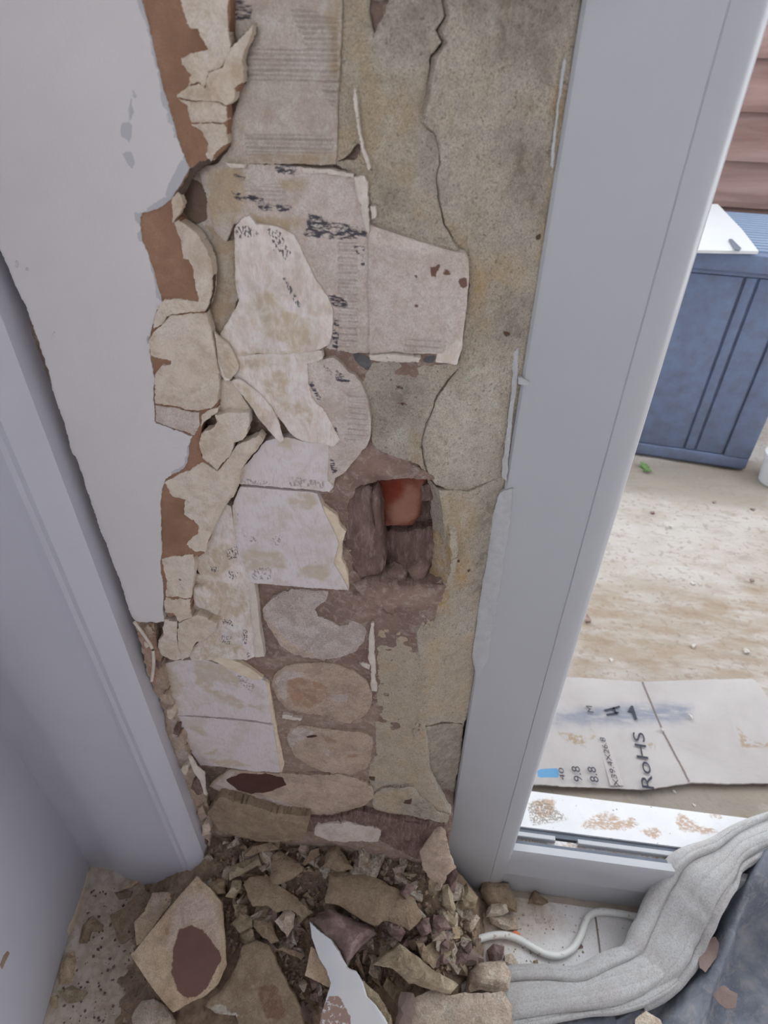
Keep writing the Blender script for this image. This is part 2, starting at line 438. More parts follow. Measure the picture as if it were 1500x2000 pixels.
m_upvc = mat('white_upvc', [C(149, 150, 154), C(152, 153, 157)], scale=6, bump=.02, bscale=200, rough=.33, spec=.45, speck=[(C(130, 128, 126), 70, .80, .4)])
m_filler = mat('white_decorators_filler', [C(156, 156, 158), C(166, 166, 167)], scale=120, bump=.6, bscale=350, bdist=.001, rough=.9)
m_track = mat('white_sill_with_dirt', [(.80, .80, .82, 1), (.86, .86, .88, 1)], scale=20, bump=.1, bscale=300, rough=.45, spec=.4,
              speck=[(C(120, 110, 100, 1.0), 160, .68, .8)],
              stains=[('s0', C(205, 168, 136, 1.25), 7, 200, 2.5, .85, (220, .30, .56, (.7, 1.3, 1))), ('s2', C(150, 136, 122, 1.1), 6, 160, 3, .8, (320, .4, .55, (1, 1, 1)))])
m_seal = mat('grey_rubber_seal', [C(80, 86, 96, .6), C(88, 94, 104, .6)], scale=30, bump=.05, rough=.5)
m_floor = mat('dusty_white_floor_tile', [C(168, 166, 166, .5), C(178, 176, 176, .5)], scale=12, bump=.15, bscale=400, rough=.55, spec=.35,
              speck=[(C(112, 92, 78, .5), 130, .67, .85), (C(120, 100, 86, .5), 420, .62, .55)],
              stains=[('dust', C(128, 116, 103, KF), 40, 18, 28, .85), ('dust', C(106, 91, 78, KF), 40, 60, 30, .55, (90, .42, .6, (1, 1, 1)))])
m_groutf = mat('floor_grout', [C(120, 112, 104, KF), C(132, 122, 112, KF)], scale=60, bump=.3)
m_tan = mat('tan_rubble_plaster', [C(98, 85, 72, KF), C(114, 101, 86, KF), C(128, 115, 99, KF)], scale=40, bump=.8, bscale=320, bdist=.002, grime=[(C(90, 75, 62, KF), 45, .50, .74, .42, (1, 1, 1)), (C(134, 119, 101, KF), 90, .56, .76, .32, (1, 1, 1)), (C(86, 72, 60, KF), 600, .52, .70, .36, (1, 1, 1))], rough=1, spec=.05, bump2=(90, 1.5), contrast=.9,
            speck=[(C(88, 72, 58, KF), 420, .68, .5), (C(140, 126, 106, KF), 500, .68, .4)], stains=[('s0', C(92, 70, 58, KF), 3, 150, 1, .85), ('s3', C(176, 166, 150, KF), 2, 200, .8, .8)])
m_olive = mat('olive_rubble_plaster', [C(98, 89, 74, KF), C(120, 110, 93, KF), C(142, 132, 114, KF)], scale=36, bump=.8, bscale=300, bdist=.002, grime=[(C(90, 75, 62, KF), 45, .50, .74, .42, (1, 1, 1)), (C(134, 119, 101, KF), 90, .56, .76, .32, (1, 1, 1)), (C(86, 72, 60, KF), 600, .52, .70, .36, (1, 1, 1))], rough=1, spec=.05, bump2=(80, 1.5))
m_pale = mat('pale_rubble_plaster', [C(134, 120, 106, KF), C(152, 140, 128, KF), C(166, 156, 146, KF)], scale=50, bump=.9, bscale=420, bdist=.0018, grime=[(C(90, 75, 62, KF), 45, .50, .74, .42, (1, 1, 1)), (C(134, 119, 101, KF), 90, .56, .76, .32, (1, 1, 1)), (C(86, 72, 60, KF), 600, .52, .70, .36, (1, 1, 1))], rough=1, spec=.05, bump2=(110, 1.5),
             contrast=.9, speck=[(C(120, 104, 90, KF), 620, .68, .4)])
m_purple = mat('dark_purple_stone', [C(74, 61, 58, KF), C(90, 75, 72, KF), C(110, 95, 91, KF)], scale=60, bump=.6, bscale=260, bdist=.002, rough=.85, spec=.15)
m_shard = mat('cream_tile_back', [C(126, 111, 92, KF), C(140, 125, 106, KF), C(152, 138, 120, KF)], scale=34, bump=.4, bscale=400, bdist=.001, grime=[(C(90, 75, 62, KF), 45, .50, .74, .42, (1, 1, 1)), (C(134, 119, 101, KF), 90, .56, .76, .32, (1, 1, 1)), (C(86, 72, 60, KF), 600, .52, .70, .36, (1, 1, 1))], rough=.9, spec=.1,
              speck=[(C(106, 84, 66, KF), 220, .67, .6)],
              stains=[('s3', C(146, 135, 127, KF), 6, 130, 4, .75), ('s0', C(78, 57, 52, KF), 2.5, 200, .8, .95), ('s2', C(112, 86, 66, KF), 2, 180, 1, .7)])
m_shardwhite = mat('white_tile_shard', [C(150, 152, 156, KF), C(164, 166, 168, KF)], scale=20, bump=.08, rough=.4, spec=.4,
                   stains=[('s0', C(112, 92, 82, KF), 2.5, 220, .4, .97, (200, .36, .46, (1, 1, 1))), ('s2', C(196, 194, 194, KF), 2, 260, .5, .8)])
m_redchip = mat('red_brick_chip', [C(150, 70, 44, KF), C(170, 92, 62, KF)], scale=80, bump=.5)
m_flake = mat('dusty_pink_flake', [C(100, 87, 83, .5), C(112, 98, 93, .5)], scale=60, bump=.3, rough=1, spec=.05)
m_dust = mat('rubble_dust', [C(86, 72, 63, KF), C(102, 88, 75, KF), C(116, 101, 86, KF)], scale=70, bump=1, bscale=260, bdist=.004, rough=1, spec=.03, bump2=(90, 2),
             speck=[(C(78, 63, 58, KF), 180, .62, .5), (C(130, 115, 96, KF), 240, .68, .4)])
m_cable = mat('white_cable_sheath', [C(172, 164, 152, KF), C(190, 184, 174, KF)], scale=40, bump=.1, rough=.45, spec=.4, speck=[(C(120, 104, 86, KF), 120, .62, .7)])
m_cloth = mat('grey_beige_cotton', [C(164, 160, 159, .42), C(174, 170, 169, .42), C(182, 178, 177, .42)], grime=[(C(150, 144, 141, .42), 40, .54, .76, .4, (1, 1, 1)), (C(132, 128, 128, .42), 520, .54, .70, .5, (1, 1, 1))], scale=22, bump=.55, bscale=900, bdist=.0012, rough=1, spec=.03, weave=(420, .5),
              speck=[(C(112, 104, 98, KF), 700, .62, .6)])
m_cloth2 = mat('slate_grey_cotton', [C(84, 88, 98, .36), C(100, 104, 114, .36), C(122, 124, 130, .36)], grime=[(C(84, 84, 90, .40), 30, .54, .76, .35, (1, 1, 1)), (C(150, 143, 138, .40), 50, .56, .76, .40, (1, 1, 1))], scale=18, bump=.55, bscale=900, bdist=.0012, rough=1, spec=.03, weave=(420, .5),
               speck=[(C(140, 130, 122, KF), 400, .64, .5)])
m_ground = mat('dirty_concrete', [C(200, 188, 176, KO), C(218, 210, 203, KO), C(228, 222, 217, KO)], scale=5, bump=.5, bscale=90, bdist=.006, rough=1, spec=.05, contrast=.7,
               speck=[(C(170, 156, 142, KO), 60, .58, .45), (C(232, 226, 220, KO), 40, .66, .5), (C(150, 136, 124, KO), 120, .66, .45)],
               grime=[(C(196, 180, 162, KO), 7, .52, .74, .42, (.6, 1.8, 1)), (C(166, 150, 134, KO), 22, .57, .77, .36, (.7, 1.8, 1))],
               stains=[('s0', C(178, 152, 124, KO), 60, 9, 60, .7, (14, .3, .65, (.6, 1.8, 1))), ('s2', C(170, 160, 148, KO), 30, 12, 40, .8)])
m_card = mat('grey_brown_cardboard', [C(196, 189, 188, 1.3), C(205, 199, 198, 1.3), C(212, 206, 205, 1.3)], scale=9, bump=.15, bscale=200, rough=.9, spec=.1,
             stains=[('s0', C(138, 147, 170, KO), 14, 40, 16, .75, (50, .15, .6, (.5, 2, 1))), ('s1', C(190, 168, 140, KO), 8, 60, 4, .85, (90, .42, .55, (1, 1, 1))), ('s2', C(120, 184, 232, KO), 1, 80, .6, .95)])
m_cardedge = mat('cardboard_crease', [C(150, 138, 132, KO), C(160, 148, 142, KO)], scale=40)
m_cardstripe = mat('paler_cardboard_stripe', [C(216, 208, 206, KO), C(222, 214, 212, KO)], scale=30, rough=.9)
m_ink = mat('faded_black_ink', [C(78, 80, 90, KO), C(98, 100, 110, KO)], scale=120, rough=.9, spec=.05)
m_box = mat('slate_plastic', [C(100, 119, 152, .76), C(105, 124, 157, .76)], scale=4, bump=.1, bscale=300, rough=.6, spec=.25, stains=[('s0', C(110, 98, 92, KO), 30, 30, 40, .8)])
m_boxlid = mat('blue_grey_plastic_lid', [C(140, 160, 188, 1.3), C(150, 168, 194, 1.3)], scale=4, bump=.05, rough=.5, spec=.3)
m_white = mat('white_plastic_sheet', [C(236, 238, 242, KO), C(242, 244, 246, KO)], scale=5, bump=.05, rough=.5)
m_fence = mat('brown_fence_timber', [C(132, 106, 100, 1.2), C(150, 124, 118, 1.2), C(166, 140, 134, 1.2)], scale=6, bump=.4, bscale=60, bdist=.003, rough=.95, spec=.05, stretch=(.3, 1, 3.0))
m_leaf = mat('weed_leaf', [C(110, 150, 90, KO), C(140, 172, 112, KO)], scale=60, rough=.7)
m_chipwhite = mat('pale_grit', [C(228, 222, 214, KO), C(236, 230, 222, KO)], scale=40)

# ================================================================== THE SETTING
YB = -.009            # face of the painted plasterboard
YF = .034             # face of the plastic door frame
# ---- wall_back: backing plaster with the knocked-through cavity
HOLE = [(694, 955), (712, 944), (735, 939), (765, 936), (800, 934), (832, 932), (852, 946), (872, 960), (880, 1010), (884, 1060), (884, 1098), (876, 1128),
        (848, 1142), (812, 1150), (775, 1146), (742, 1140), (706, 1134), (692, 1110), (688, 1060), (686, 1010)]
wall = slab('wall_back', [(200, -90), (852, -90), (852, 30), (838, 70), (826, 120), (820, 180), (812, 240), (834, 268), (842, 320), (838, 395), (850, 440), (880, 488), (894, 520), (892, 600), (880, 690), (862, 735), (838, 775), (824, 810), (812, 842), (808, 900), (830, 930), (858, 960), (860, 1010), (864, 1090), (862, 1150), (850, 1210), (826, 1230), (838, 1310), (826, 1400), (816, 1480), (830, 1550), (868, 1580), (884, 1600), (876, 1655), (872, 1790), (450, 1790), (405, 1650), (330, 1430), (180, 1000), (60, 680), (60, 300)],
            PY(.0055), .05, m_mauve, step=.0032, rag=0, relief=.0012, rscale=60, bev=.0015, holes=[HOLE],
            stains={'s0': [[(500, 1283), (580, 1280), (700, 1300), (640, 1310), (520, 1300)], [(520, 1370), (740, 1380), (730, 1600), (560, 1600)], [(380, 1560), (880, 1540), (880, 1700), (380, 1700)]],
                    's1': [[(690, 890), (720, 880), (780, 892), (800, 905), (720, 925), (690, 915)], [(690, 1150), (740, 1160), (760, 1200), (700, 1210)]],
                    's2': [[(400, 1495), (560, 1510), (540, 1540), (405, 1545)], [(350, 330), (440, 320), (420, 470), (360, 430)], [(260, 1200), (330, 1210), (300, 1300)]]})
tag(wall, kind='structure')
# plain wall beyond the stripped strip
def struct_box(name, lo, hi, m, parent=None):
    o = box(name, lo, hi, m, parent)
    if parent is None: o['kind'] = 'structure'
    return o
xa = onY(1130, 0, YF)[0]
ztop = onY(700, -90, .008)[2]
struct_box('wall_upper', (-.50, YB, ztop - .004), (xa, .22, 2.4), m_plainwall)
struct_box('wall_masonry', (-.50, .062, 0), (xa, .22, ztop - .003), m_darkgap)
struct_box('wall_over_door', (xa, YB, 2.06), (2.0, .22, 2.4), m_plainwall)
struct_box('wall_over_left_door', (-1.6, YB, 2.06), (-.50, .22, 2.4), m_plainwall)
struct_box('wall_hall', (-1.6, .9, 0), (-.50, 1.0, 2.4), m_plainwall)
struct_box('daylight_blocker', (-1.6, -1.0, 0), (.9, -.9, .97), m_plainwall)  # added unseen blocker: holds rear daylight off the lower wall and floor
struct_box('wall_right', (2.0, -2.5, 0), (2.1, .22, 2.4), m_plainwall)
struct_box('wall_left', (-1.7, -2.5, 0), (-1.6, 1.0, 2.4), m_plainwall)
struct_box('ceiling', (-1.7, -2.6, 2.4), (2.1, 1.0, 2.5), m_ceil)
# wall behind the photographer with its window opening
struct_box('wall_front', (-1.7, -2.6, 0), (2.1, -2.5, .9), m_plainwall)
struct_box('wall_front_head', (-1.7, -2.6, 2.1), (2.1, -2.5, 2.4), m_plainwall)
struct_box('wall_front_left', (-1.7, -2.6, .9), (-1.55, -2.5, 2.1), m_plainwall)
struct_box('wall_front_right', (.05, -2.6, .9), (2.1, -2.5, 2.1), m_plainwall)

# ---- floor: tiles in a bed of grout
floor = box('floor', (-1.7, -2.6, -.06), (2.1, .10, -.004), m_groutf); floor['kind'] = 'structure'
gx0 = onZ(1167, 1820)[0]
T = .30; gap = .003
HEAPC = np.array([(-.30, .0), (.10, .0), (.10, -.20), (-.05, -.34), (-.32, -.34), (-.46, -.10), (-.46, .0)])
for i in range(-6, 6):
    for j in range(-9, 1):
        x0 = gx0 + i * T + gap / 2; x1 = x0 + T - gap; y0 = .032 - T + j * T + gap / 2; y1 = y0 + T - gap
        if x1 < -1.7 or x0 > 2.0 or y1 < -2.6: continue
        near = x0 < .8 and x1 > -.8 and y1 > -.7
        k = 24 if near else 1
        bm = bmesh.new()
        vg = [[bm.verts.new((x0 + (x1 - x0) * a / k, y0 + (y1 - y0) * c / k, 0)) for c in range(k + 1)] for a in range(k + 1)]
        for a in range(k):
            for c in range(k):
                bm.faces.new((vg[a][c], vg[a + 1][c], vg[a + 1][c + 1], vg[a][c + 1]))
        be = [e_ for e_ in bm.edges if e_.is_boundary]
        ex = bmesh.ops.extrude_edge_only(bm, edges=be)
        for v in ex['geom']:
            if isinstance(v, bmesh.types.BMVert): v.co.z -= .006
        bmesh.ops.recalc_face_normals(bm, faces=bm.faces[:])
        me = bpy.data.meshes.new('floor_tile'); bm.to_mesh(me); bm.free()
        co = np.array([v.co[:] for v in me.vertices])[:, :2]
        d = sdist(co, HEAPC) * 1000
        d2 = sdist(co, np.array([(.06, .05), (.20, .05), (.235, .0), (.16, -.02), (.13, -.05), (.06, -.05)])) * 1000
        left = np.where(co[:, 0] < -.2, (.34 - np.abs(co[:, 1] + .02)) * 130 - 12, -1e3)
        at_ = me.attributes.new('dust', 'FLOAT', 'POINT')
        at_.data.foreach_set('value', np.maximum(np.maximum(d, np.minimum(d2, 30) - 12), np.minimum(left, 12)).astype(np.float32))
        link('floor_tile', me, floor, m_floor)

# ---- left door lining (architrave) and the door leaf standing against it
yarch = [-.010, -.0105, -.0165, -.0235, -.0240, -.0240, -.0255, -.0275, -.0262, -.0285, -.0250, -.0180, -.009]
ex = [(49, 1500), (103, 1500), (114, 1500), (134, 1500), (200, 1500), (258, 1500), (266, 1500), (272, 1500), (280, 1500), (287, 1500), (312, 1500), (334, 1500), (346, 1500)]
base = [onY(a, b_, y_)[0] for (a, b_), y_ in zip(ex, yarch)]
prof = [(x, y, -.002) for x, y in zip(base, yarch)] + [(base[-1], .03, -.002), (base[0], .03, -.002)]
arch = extrude_profile('trim_1', prof, None, (0, 0, 2.1), m_gloss); arch['kind'] = 'structure'
# fine bead line pressed into the face
cl = onZ(178, 1699); ce = onZ(88, 2006)
dirv = Vector((ce[0] - cl[0], ce[1] - cl[1], 0)).normalized(); nrm = Vector((dirv.y, -dirv.x, 0))
if nrm.x > 0: nrm = -nrm
A = Vector((base[0] - .0005, .01, 0)); Bv = A + dirv * .76
prof = [A, Bv, Bv + nrm * .04, A + nrm * .04]
door = extrude_profile('door_1', [(p.x, p.y, .004) for p in prof], None, (0, 0, 1.98), m_gloss, smooth_=False); door['kind'] = 'structure'
# strike plate recess in the leaf near the bottom edge, and a worn strip along the base
def on_plane(px, py, p0, n):
    d = ray(px, py); n = np.array(n); t = ((np.array(p0) - CAM) @ n) / (d @ n); return CAM + d * t
dn = (-nrm.x, -nrm.y, 0)
dpl = Plane(A, dn)
slab('latch_recess', [(2, 1884), (9, 1866), (16, 1858), (19, 1862), (11, 1878), (5, 1892)], Plane(np.array(A) + np.array(dn) * .0012, dn), .002, mat('worn_wood', [C(120, 104, 90), C(134, 118, 104)], scale=80), door, rag=.3, relief=0, bev=0)
slab('base_strip', [(181, 1706), (176, 1726), (163, 1770), (146, 1808), (136, 1826), (134, 1816), (148, 1786), (164, 1738), (174, 1704)], Plane(np.array(A) + np.array(dn) * .002, dn), .003, m_edge, door, rag=.8, relief=.0003)

# ---- plastic door frame (jamb + sill) and its threshold
dframe = empty('door_2', (xa, YF, 0)); dframe['kind'] = 'structure'
def jx(px, py, y): return onY(px, py, y)[0]
x0 = jx(1058, 500, YF)            # left edge of the jamb
x1 = jx(1290, 500, YF)            # thin weld line
x2 = jx(1362, 500, YF + .012)     # outer corner
prof = [(x0, YF + .06, 0), (x0, YF + .002, 0), (x0 + .002, YF, 0), (x1 - .0006, YF, 0), (x1, YF + .0008, 0), (x1 + .0006, YF, 0),
        (x2 - .016, YF + .001, 0), (x2 - .008, YF + .0035, 0), (x2 - .003, YF + .0075, 0), (x2 - .0008, YF + .012, 0), (x2, YF + .018, 0), (x2, YF + .062, 0)]
jamb = extrude_profile('jamb', [(p[0] - xa, p[1] - YF, .0) for p in prof], None, (0, 0, 2.06), m_upvc, dframe)
# sill: profile in (y, z), swept along x
zs = onY(1000, 1683, YF)[2]
XR = 1.9
def sill_part(name, yz, m, x_from, x_to, par=dframe):
    o = extrude_profile(name, [(x_from - xa, y - YF, z) for y, z in yz], None, (x_to - x_from, 0, 0), m, par)
    return o
sy = .040
sill_part('sill', [(sy, 0), (sy, zs * .50), (sy - .0012, zs * .51), (sy - .0012, zs * .53), (sy, zs * .55), (sy + .002, zs * .80), (sy + .006, zs * .95), (sy + .010, zs), (sy + .020, zs), (sy + .020, zs - .02), (sy + .030, zs - .02), (sy + .030, 0)], m_upvc, x2 - .012, XR)
zt = zs - .012
def floor_y(px, py, z): return onZ(px, py, z)[1]
yk0 = sy + .026
yk1 = floor_y(1100, 1640, zt)
yk2 = floor_y(1100, 1622, zt)
yk3 = floor_y(1100, 1553, zt)
sill_part('seal', [(sy + .019, zs - .004), (sy + .027, zs - .006), (sy + .027, zs - .02), (sy + .019, zs - .02)], m_seal, x2 - .01, XR)
def deck(name, ya, yb, z, m, stains, x_from, x_to, thick, slope=0.0):
    px_ = None
    pl = Plane((0, ya, z), (0, -slope, 1), up=(0, 1, 0))
    nx, ny = 120, max(4, int((yb - ya) / .004))
    xs = np.linspace(x_from, x_to, nx + 1); ys = np.linspace(ya, yb, ny + 1)
    v = [(x, y, z - slope * (y - ya) * -1 if slope else z) for y in ys for x in xs]
    f = [(j * (nx + 1) + i, j * (nx + 1) + i + 1, (j + 1) * (nx + 1) + i + 1, (j + 1) * (nx + 1) + i) for j in range(ny) for i in range(nx)]
    k = len(v)
    ring = [i for i in range(nx + 1)] + [(j) * (nx + 1) + nx for j in range(1, ny + 1)] + [ny * (nx + 1) + i for i in range(nx - 1, -1, -1)] + [j * (nx + 1) for j in range(ny - 1, 0, -1)]
    top = len(v)
    v += [(v[i][0], v[i][1], v[i][2] - thick) for i in ring]
    R_ = len(ring)
    f += [(ring[i], top + i, top + (i + 1) % R_, ring[(i + 1) % R_]) for i in range(R_)]
    me = bpy.data.meshes.new(name); me.from_pydata([(p[0] - xa, p[1] - YF, p[2]) for p in v], [], f); me.update()
    P = np.array([(p[0], p[1]) for p in v])
    for key, polys in stains.items():
        best = np.full(len(P), -1e3)
        for poly in polys:
            q = np.array([onZ(a, b_, z)[:2] for a, b_ in poly])
            best = np.maximum(best, sdist(P, q) * 1000)
        a_ = me.attributes.new(key, 'FLOAT', 'POINT'); a_.data.foreach_set('value', best.astype(np.float32))
    return link(name, me, dframe, m)
deck('inner_channel', yk0, yk1, zt - .006, m_track, {'s2': [[(1005, 1640), (1060, 1635), (1080, 1668), (1010, 1668)], [(1150, 1640), (1220, 1650), (1215, 1662), (1160, 1655)]]}, x2 - .01, XR, .05)
# rail with the notch
xn0 = onZ(1083, 1627, zt)[0]; xn1 = onZ(1127, 1632, zt)[0]
for (xa_, xb_) in ((x2 - .01, xn0), (xn1, XR)):
    sill_part('rail', [(yk1 - .004, zt - .02), (yk1 - .004, zt + .001), (yk1 - .003, zt + .002), (yk1 + .002, zt + .002), (yk1 + .003, zt + .001), (yk1 + .003, zt - .02)], m_upvc, xa_, xb_)
sill_part('seal', [(yk1 + .003, zt - .02), (yk1 + .003, zt - .004), (yk2 - .002, zt - .004), (yk2 - .002, zt - .02)], m_seal, x2 - .01, XR)
deck('outer_sill', yk2 - .002, yk3, zt, m_track, {'s0': [[(1040, 1565), (1085, 1558), (1080, 1590), (1045, 1600)], [(1130, 1615), (1165, 1590), (1190, 1585), (1215, 1605), (1240, 1595), (1245, 1612), (1215, 1622), (1160, 1618)], [(1255, 1622), (1275, 1615), (1295, 1625), (1285, 1638), (1262, 1632)],
                                                       [(1318, 1588), (1340, 1590), (1360, 1612), (1405, 1622), (1395, 1632), (1350, 1622), (1325, 1624)], [(1380, 1588), (1412, 1594), (1395, 1602)]],
                                                 's2': [[(1030, 1570), (1060, 1560), (1110, 1600), (1040, 1612)]]}, x2 - .01, XR, .06)
# cord lying in the channel
tube('weather_strip', [np.array(onZ(a, b_, zt - .004)) - np.array((xa, YF, 0)) for a, b_ in [(1060, 1668), (1090, 1664), (1140, 1670), (1200, 1678), (1290, 1690)]], .0012, m_seal, dframe, seg=6)
# filler wiped down the joint of wall and jamb
for pts in ([(985, 962), (1010, 955), (1006, 1020), (995, 1090), (980, 1180), (962, 1290), (940, 1330), (928, 1288), (935, 1230), (944, 1165), (958, 1090), (968, 1010)],
            [(1012, 690), (1022, 680), (1020, 740), (1012, 800), (1004, 880), (996, 940), (985, 930), (995, 850), (1004, 770)],
            [(1012, 738), (1026, 740), (1036, 748), (1034, 754), (1018, 750)],
            [(1108, 120), (1116, 110), (1108, 170), (1098, 230), (1086, 330), (1080, 320), (1094, 215)]):
    mx = np.mean(pts, 0)
    q = [(a - (6 if i > len(pts) // 2 else 0) - (9 if (i <= len(pts) // 2 and len(pts) > 6) else 0), b_) for i, (a, b_) in enumerate(pts)]
    slab('filler', q, PY(YF - .0022), .004, m_filler, dframe, step=.002, rag=1.6, relief=.0005, rscale=120)
    bpy.data.objects[-1] if False else None
for o in dframe.children:
    if o.name.startswith('filler'):
        o.location = Vector((-xa, -YF, 0))

# ================================================================== STRIPPED WALL: the pieces of each layer
GROW = {'adhesive_bed': 2.2, 'plaster_skim': 2.4, 'glazed_tile': 1.2, 'grout_ridge': .2, 'plaster_ledge': 4, 'mortar_lump': 2.0, 'tile_broken_edge': 1.0, 'adhesive_dab': 1.0}
def part(name, px, y, thick, m, **k):
    k.setdefault('grow', GROW.get(name, 0.0))
    return slab(name, px, PY(y) if not isinstance(y, Plane) else y, thick, m, wall, **k)

# painted plasterboard and its torn edge
EDGE = [(276, -90), (275, 0), (290, 50), (300, 100), (312, 150), (320, 180), (335, 230), (346, 270), (356, 300), (368, 328), (360, 345), (346, 370), (336, 388), (318, 402), (300, 411), (275, 418), (272, 426), (276, 470),
        (290, 500), (305, 550), (316, 590), (304, 610), (298, 640), (290, 665), (292, 690), (297, 720), (301, 740), (299, 780), (302, 826), (340, 840), (376, 853), (369, 870), (365, 905), (358, 918),
        (336, 928), (322, 935), (315, 960), (313, 985), (314, 1030), (316, 1080), (312, 1100), (317, 1130), (319, 1215), (305, 1217), (268, 1215), (260, 1210)]
GAPL = [(252, 1194), (232, 1132), (210, 1072), (185, 1004), (160, 926), (148, 895), (140, 886), (126, 832), (104, 765), (93, 722), (70, 655), (48, 596), (20, 536), (-52, 376), (-160, 120), (-220, -90)]
GREY = [[(262, -20), (280, -20), (292, 50), (302, 100), (314, 150), (322, 182), (337, 230), (348, 272), (338, 268), (326, 235), (312, 185), (308, 150), (296, 110), (288, 60), (272, 20)],
        [(370, 326), (362, 345), (348, 370), (338, 390), (318, 404), (300, 412), (276, 420), (282, 410), (304, 396), (322, 384), (328, 360), (340, 340), (352, 315), (360, 305)],
        [(262, 414), (277, 414), (276, 440), (264, 440)], [(266, 452), (278, 452), (282, 475), (270, 470)], [(288, 500), (292, 500), (312, 560), (316, 590), (306, 590), (300, 545)],
        [(258, 178), (262, 176), (267, 188), (258, 200), (262, 225), (258, 250), (256, 270), (250, 290), (258, 300), (264, 325), (258, 330), (246, 315), (238, 300), (248, 296), (250, 272), (236, 270), (236, 242), (252, 238), (252, 215)],
        [(334, 922), (350, 915), (362, 905), (366, 918), (350, 928), (334, 934)], [(358, 918), (366, 872), (372, 860), (370, 905)], [(286, 655), (293, 655), (294, 672), (287, 672)]]
part('painted_plasterboard', EDGE + GAPL, YB, .012, m_paint, step=.0026, rag=1.6, relief=.00012, rscale=40, bev=.0007, stains={'s0': GREY})
# small blisters in the paint
for (a, b_, r_) in ((32, 516, 5), (106, 655, 5), (52, 526, 3)):
    part('paint_blister', [(a + r_ * math.cos(t) * .8, b_ + r_ * 1.5 * math.sin(t)) for t in np.linspace(0, 6.283, 10)[:-1]], YB - .0004, .001, m_plainwall, rag=.3, relief=0, dome=.0012, bev=.0006, step=.001)
# brown backing paper of the board, laid bare
part('brown_paper', [(268, -90), (452, -90), (447, 90), (470, 165), (445, 205), (442, 285), (410, 318), (372, 330), (350, 372), (342, 420), (365, 446), (396, 480), (410, 520), (412, 565), (400, 612), (420, 700), (426, 790), (418, 808), (396, 822), (392, 850),
                     (392, 890), (420, 918), (452, 880), (462, 905), (432, 990), (404, 1062), (398, 1082), (376, 1090), (372, 1200), (330, 1205), (300, 1160), (296, 1000), (300, 930), (345, 900), (350, 860), (290, 840), (280, 700), (290, 620), (296, 560), (262, 470), (262, 410), (300, 395), (335, 345), (340, 320), (310, 220), (290, 120)],
     YB + .0014, .010, m_paper, step=.0035, rag=1.2, relief=.0002, bev=.0006)
CR = dict(step=.0022, rag=1.8, relief=.0007, rscale=80, bev=.0012)
YC = YB - .0002
part('plaster_flake', [(352, -90), (352, 0), (364, 45), (372, 56), (386, 58), (396, 80), (405, 97), (372, 104), (353, 114), (354, 126), (372, 148), (366, 168), (388, 160), (400, 172), (404, 140), (430, 132), (450, 100), (449, 88), (446, 60), (443, 20), (446, -90)], YC, .008, m_cream,
     stains={'s0': [[(405, 140), (445, 110), (448, 150), (420, 165)]]}, **CR)
part('plaster_flake', [(449, 92), (466, 76), (492, 48), (487, 74), (476, 98), (471, 120), (474, 160), (456, 172), (459, 190), (443, 207), (425, 198), (404, 196), (372, 196), (346, 190), (344, 184), (358, 176), (366, 170), (388, 162), (402, 174), (406, 142), (432, 134)], YC - .0006, .008, m_cream,
     stains={'s0': [[(345, 175), (400, 165), (455, 110), (472, 120), (472, 160), (450, 195), (400, 196)]]}, **CR)
part('plaster_flake', [(346, 194), (372, 198), (404, 198), (426, 200), (441, 210), (443, 235), (436, 240), (400, 239), (372, 240), (368, 226), (364, 206)], YC, .008, m_cream, **CR)
part('plaster_flake', [(372, 243), (400, 241), (437, 242), (441, 250), (443, 280), (434, 286), (418, 300), (411, 316), (401, 305), (405, 282), (390, 256)], YC, .008, m_cream, **CR)
part('plaster_flake', [(334, 388), (344, 376), (350, 382), (356, 400), (348, 420), (336, 436)], YC - .002, .006, m_cream, stains={'s0': [[(344, 376), (356, 382), (356, 402), (346, 400)]]}, **CR)
part('plaster_flake', [(338, 434), (346, 430), (362, 440), (376, 450), (398, 478), (411, 510), (415, 540), (412, 570), (404, 600), (398, 609), (370, 611), (340, 613), (326, 618), (318, 632), (308, 640), (298, 644), (303, 612), (310, 600), (320, 586), (345, 584), (386, 591), (388, 582), (382, 560), (376, 525), (366, 508), (358, 505), (352, 470)], YC - .0006, .009, m_cream, **CR)
part('plaster_flake', [(300, 648), (312, 640), (322, 628), (330, 619), (345, 616), (372, 614), (398, 613), (404, 625), (412, 652), (418, 690), (425, 730), (427, 760), (424, 788), (412, 798), (390, 803), (365, 801), (340, 794), (301, 788), (301, 740), (306, 726), (318, 714), (333, 714), (334, 704), (318, 701), (300, 697), (293, 690), (291, 666)], YC - .0006, .009, m_cream,
     stains={'s0': [[(292, 660), (300, 650), (310, 690), (296, 694)]]}, **CR)
part('plaster_flake', [(302, 792), (340, 798), (365, 805), (388, 806), (390, 830), (378, 851), (340, 838), (302, 824)], YC - .0002, .008, m_lightadh, **CR)
part('plaster_flake', [(420, 812), (440, 807), (484, 808), (486, 828), (482, 850), (474, 860), (456, 866), (452, 880), (448, 892), (434, 906), (423, 920), (410, 906), (396, 895), (388, 872), (392, 848), (404, 842), (418, 836), (424, 824)], YC - .0012, .008, m_cream, **CR)
part('plaster_flake', [(394, 810), (410, 801), (426, 796), (424, 806), (398, 826), (392, 838)], YC - .0004, .008, m_cream, **CR)
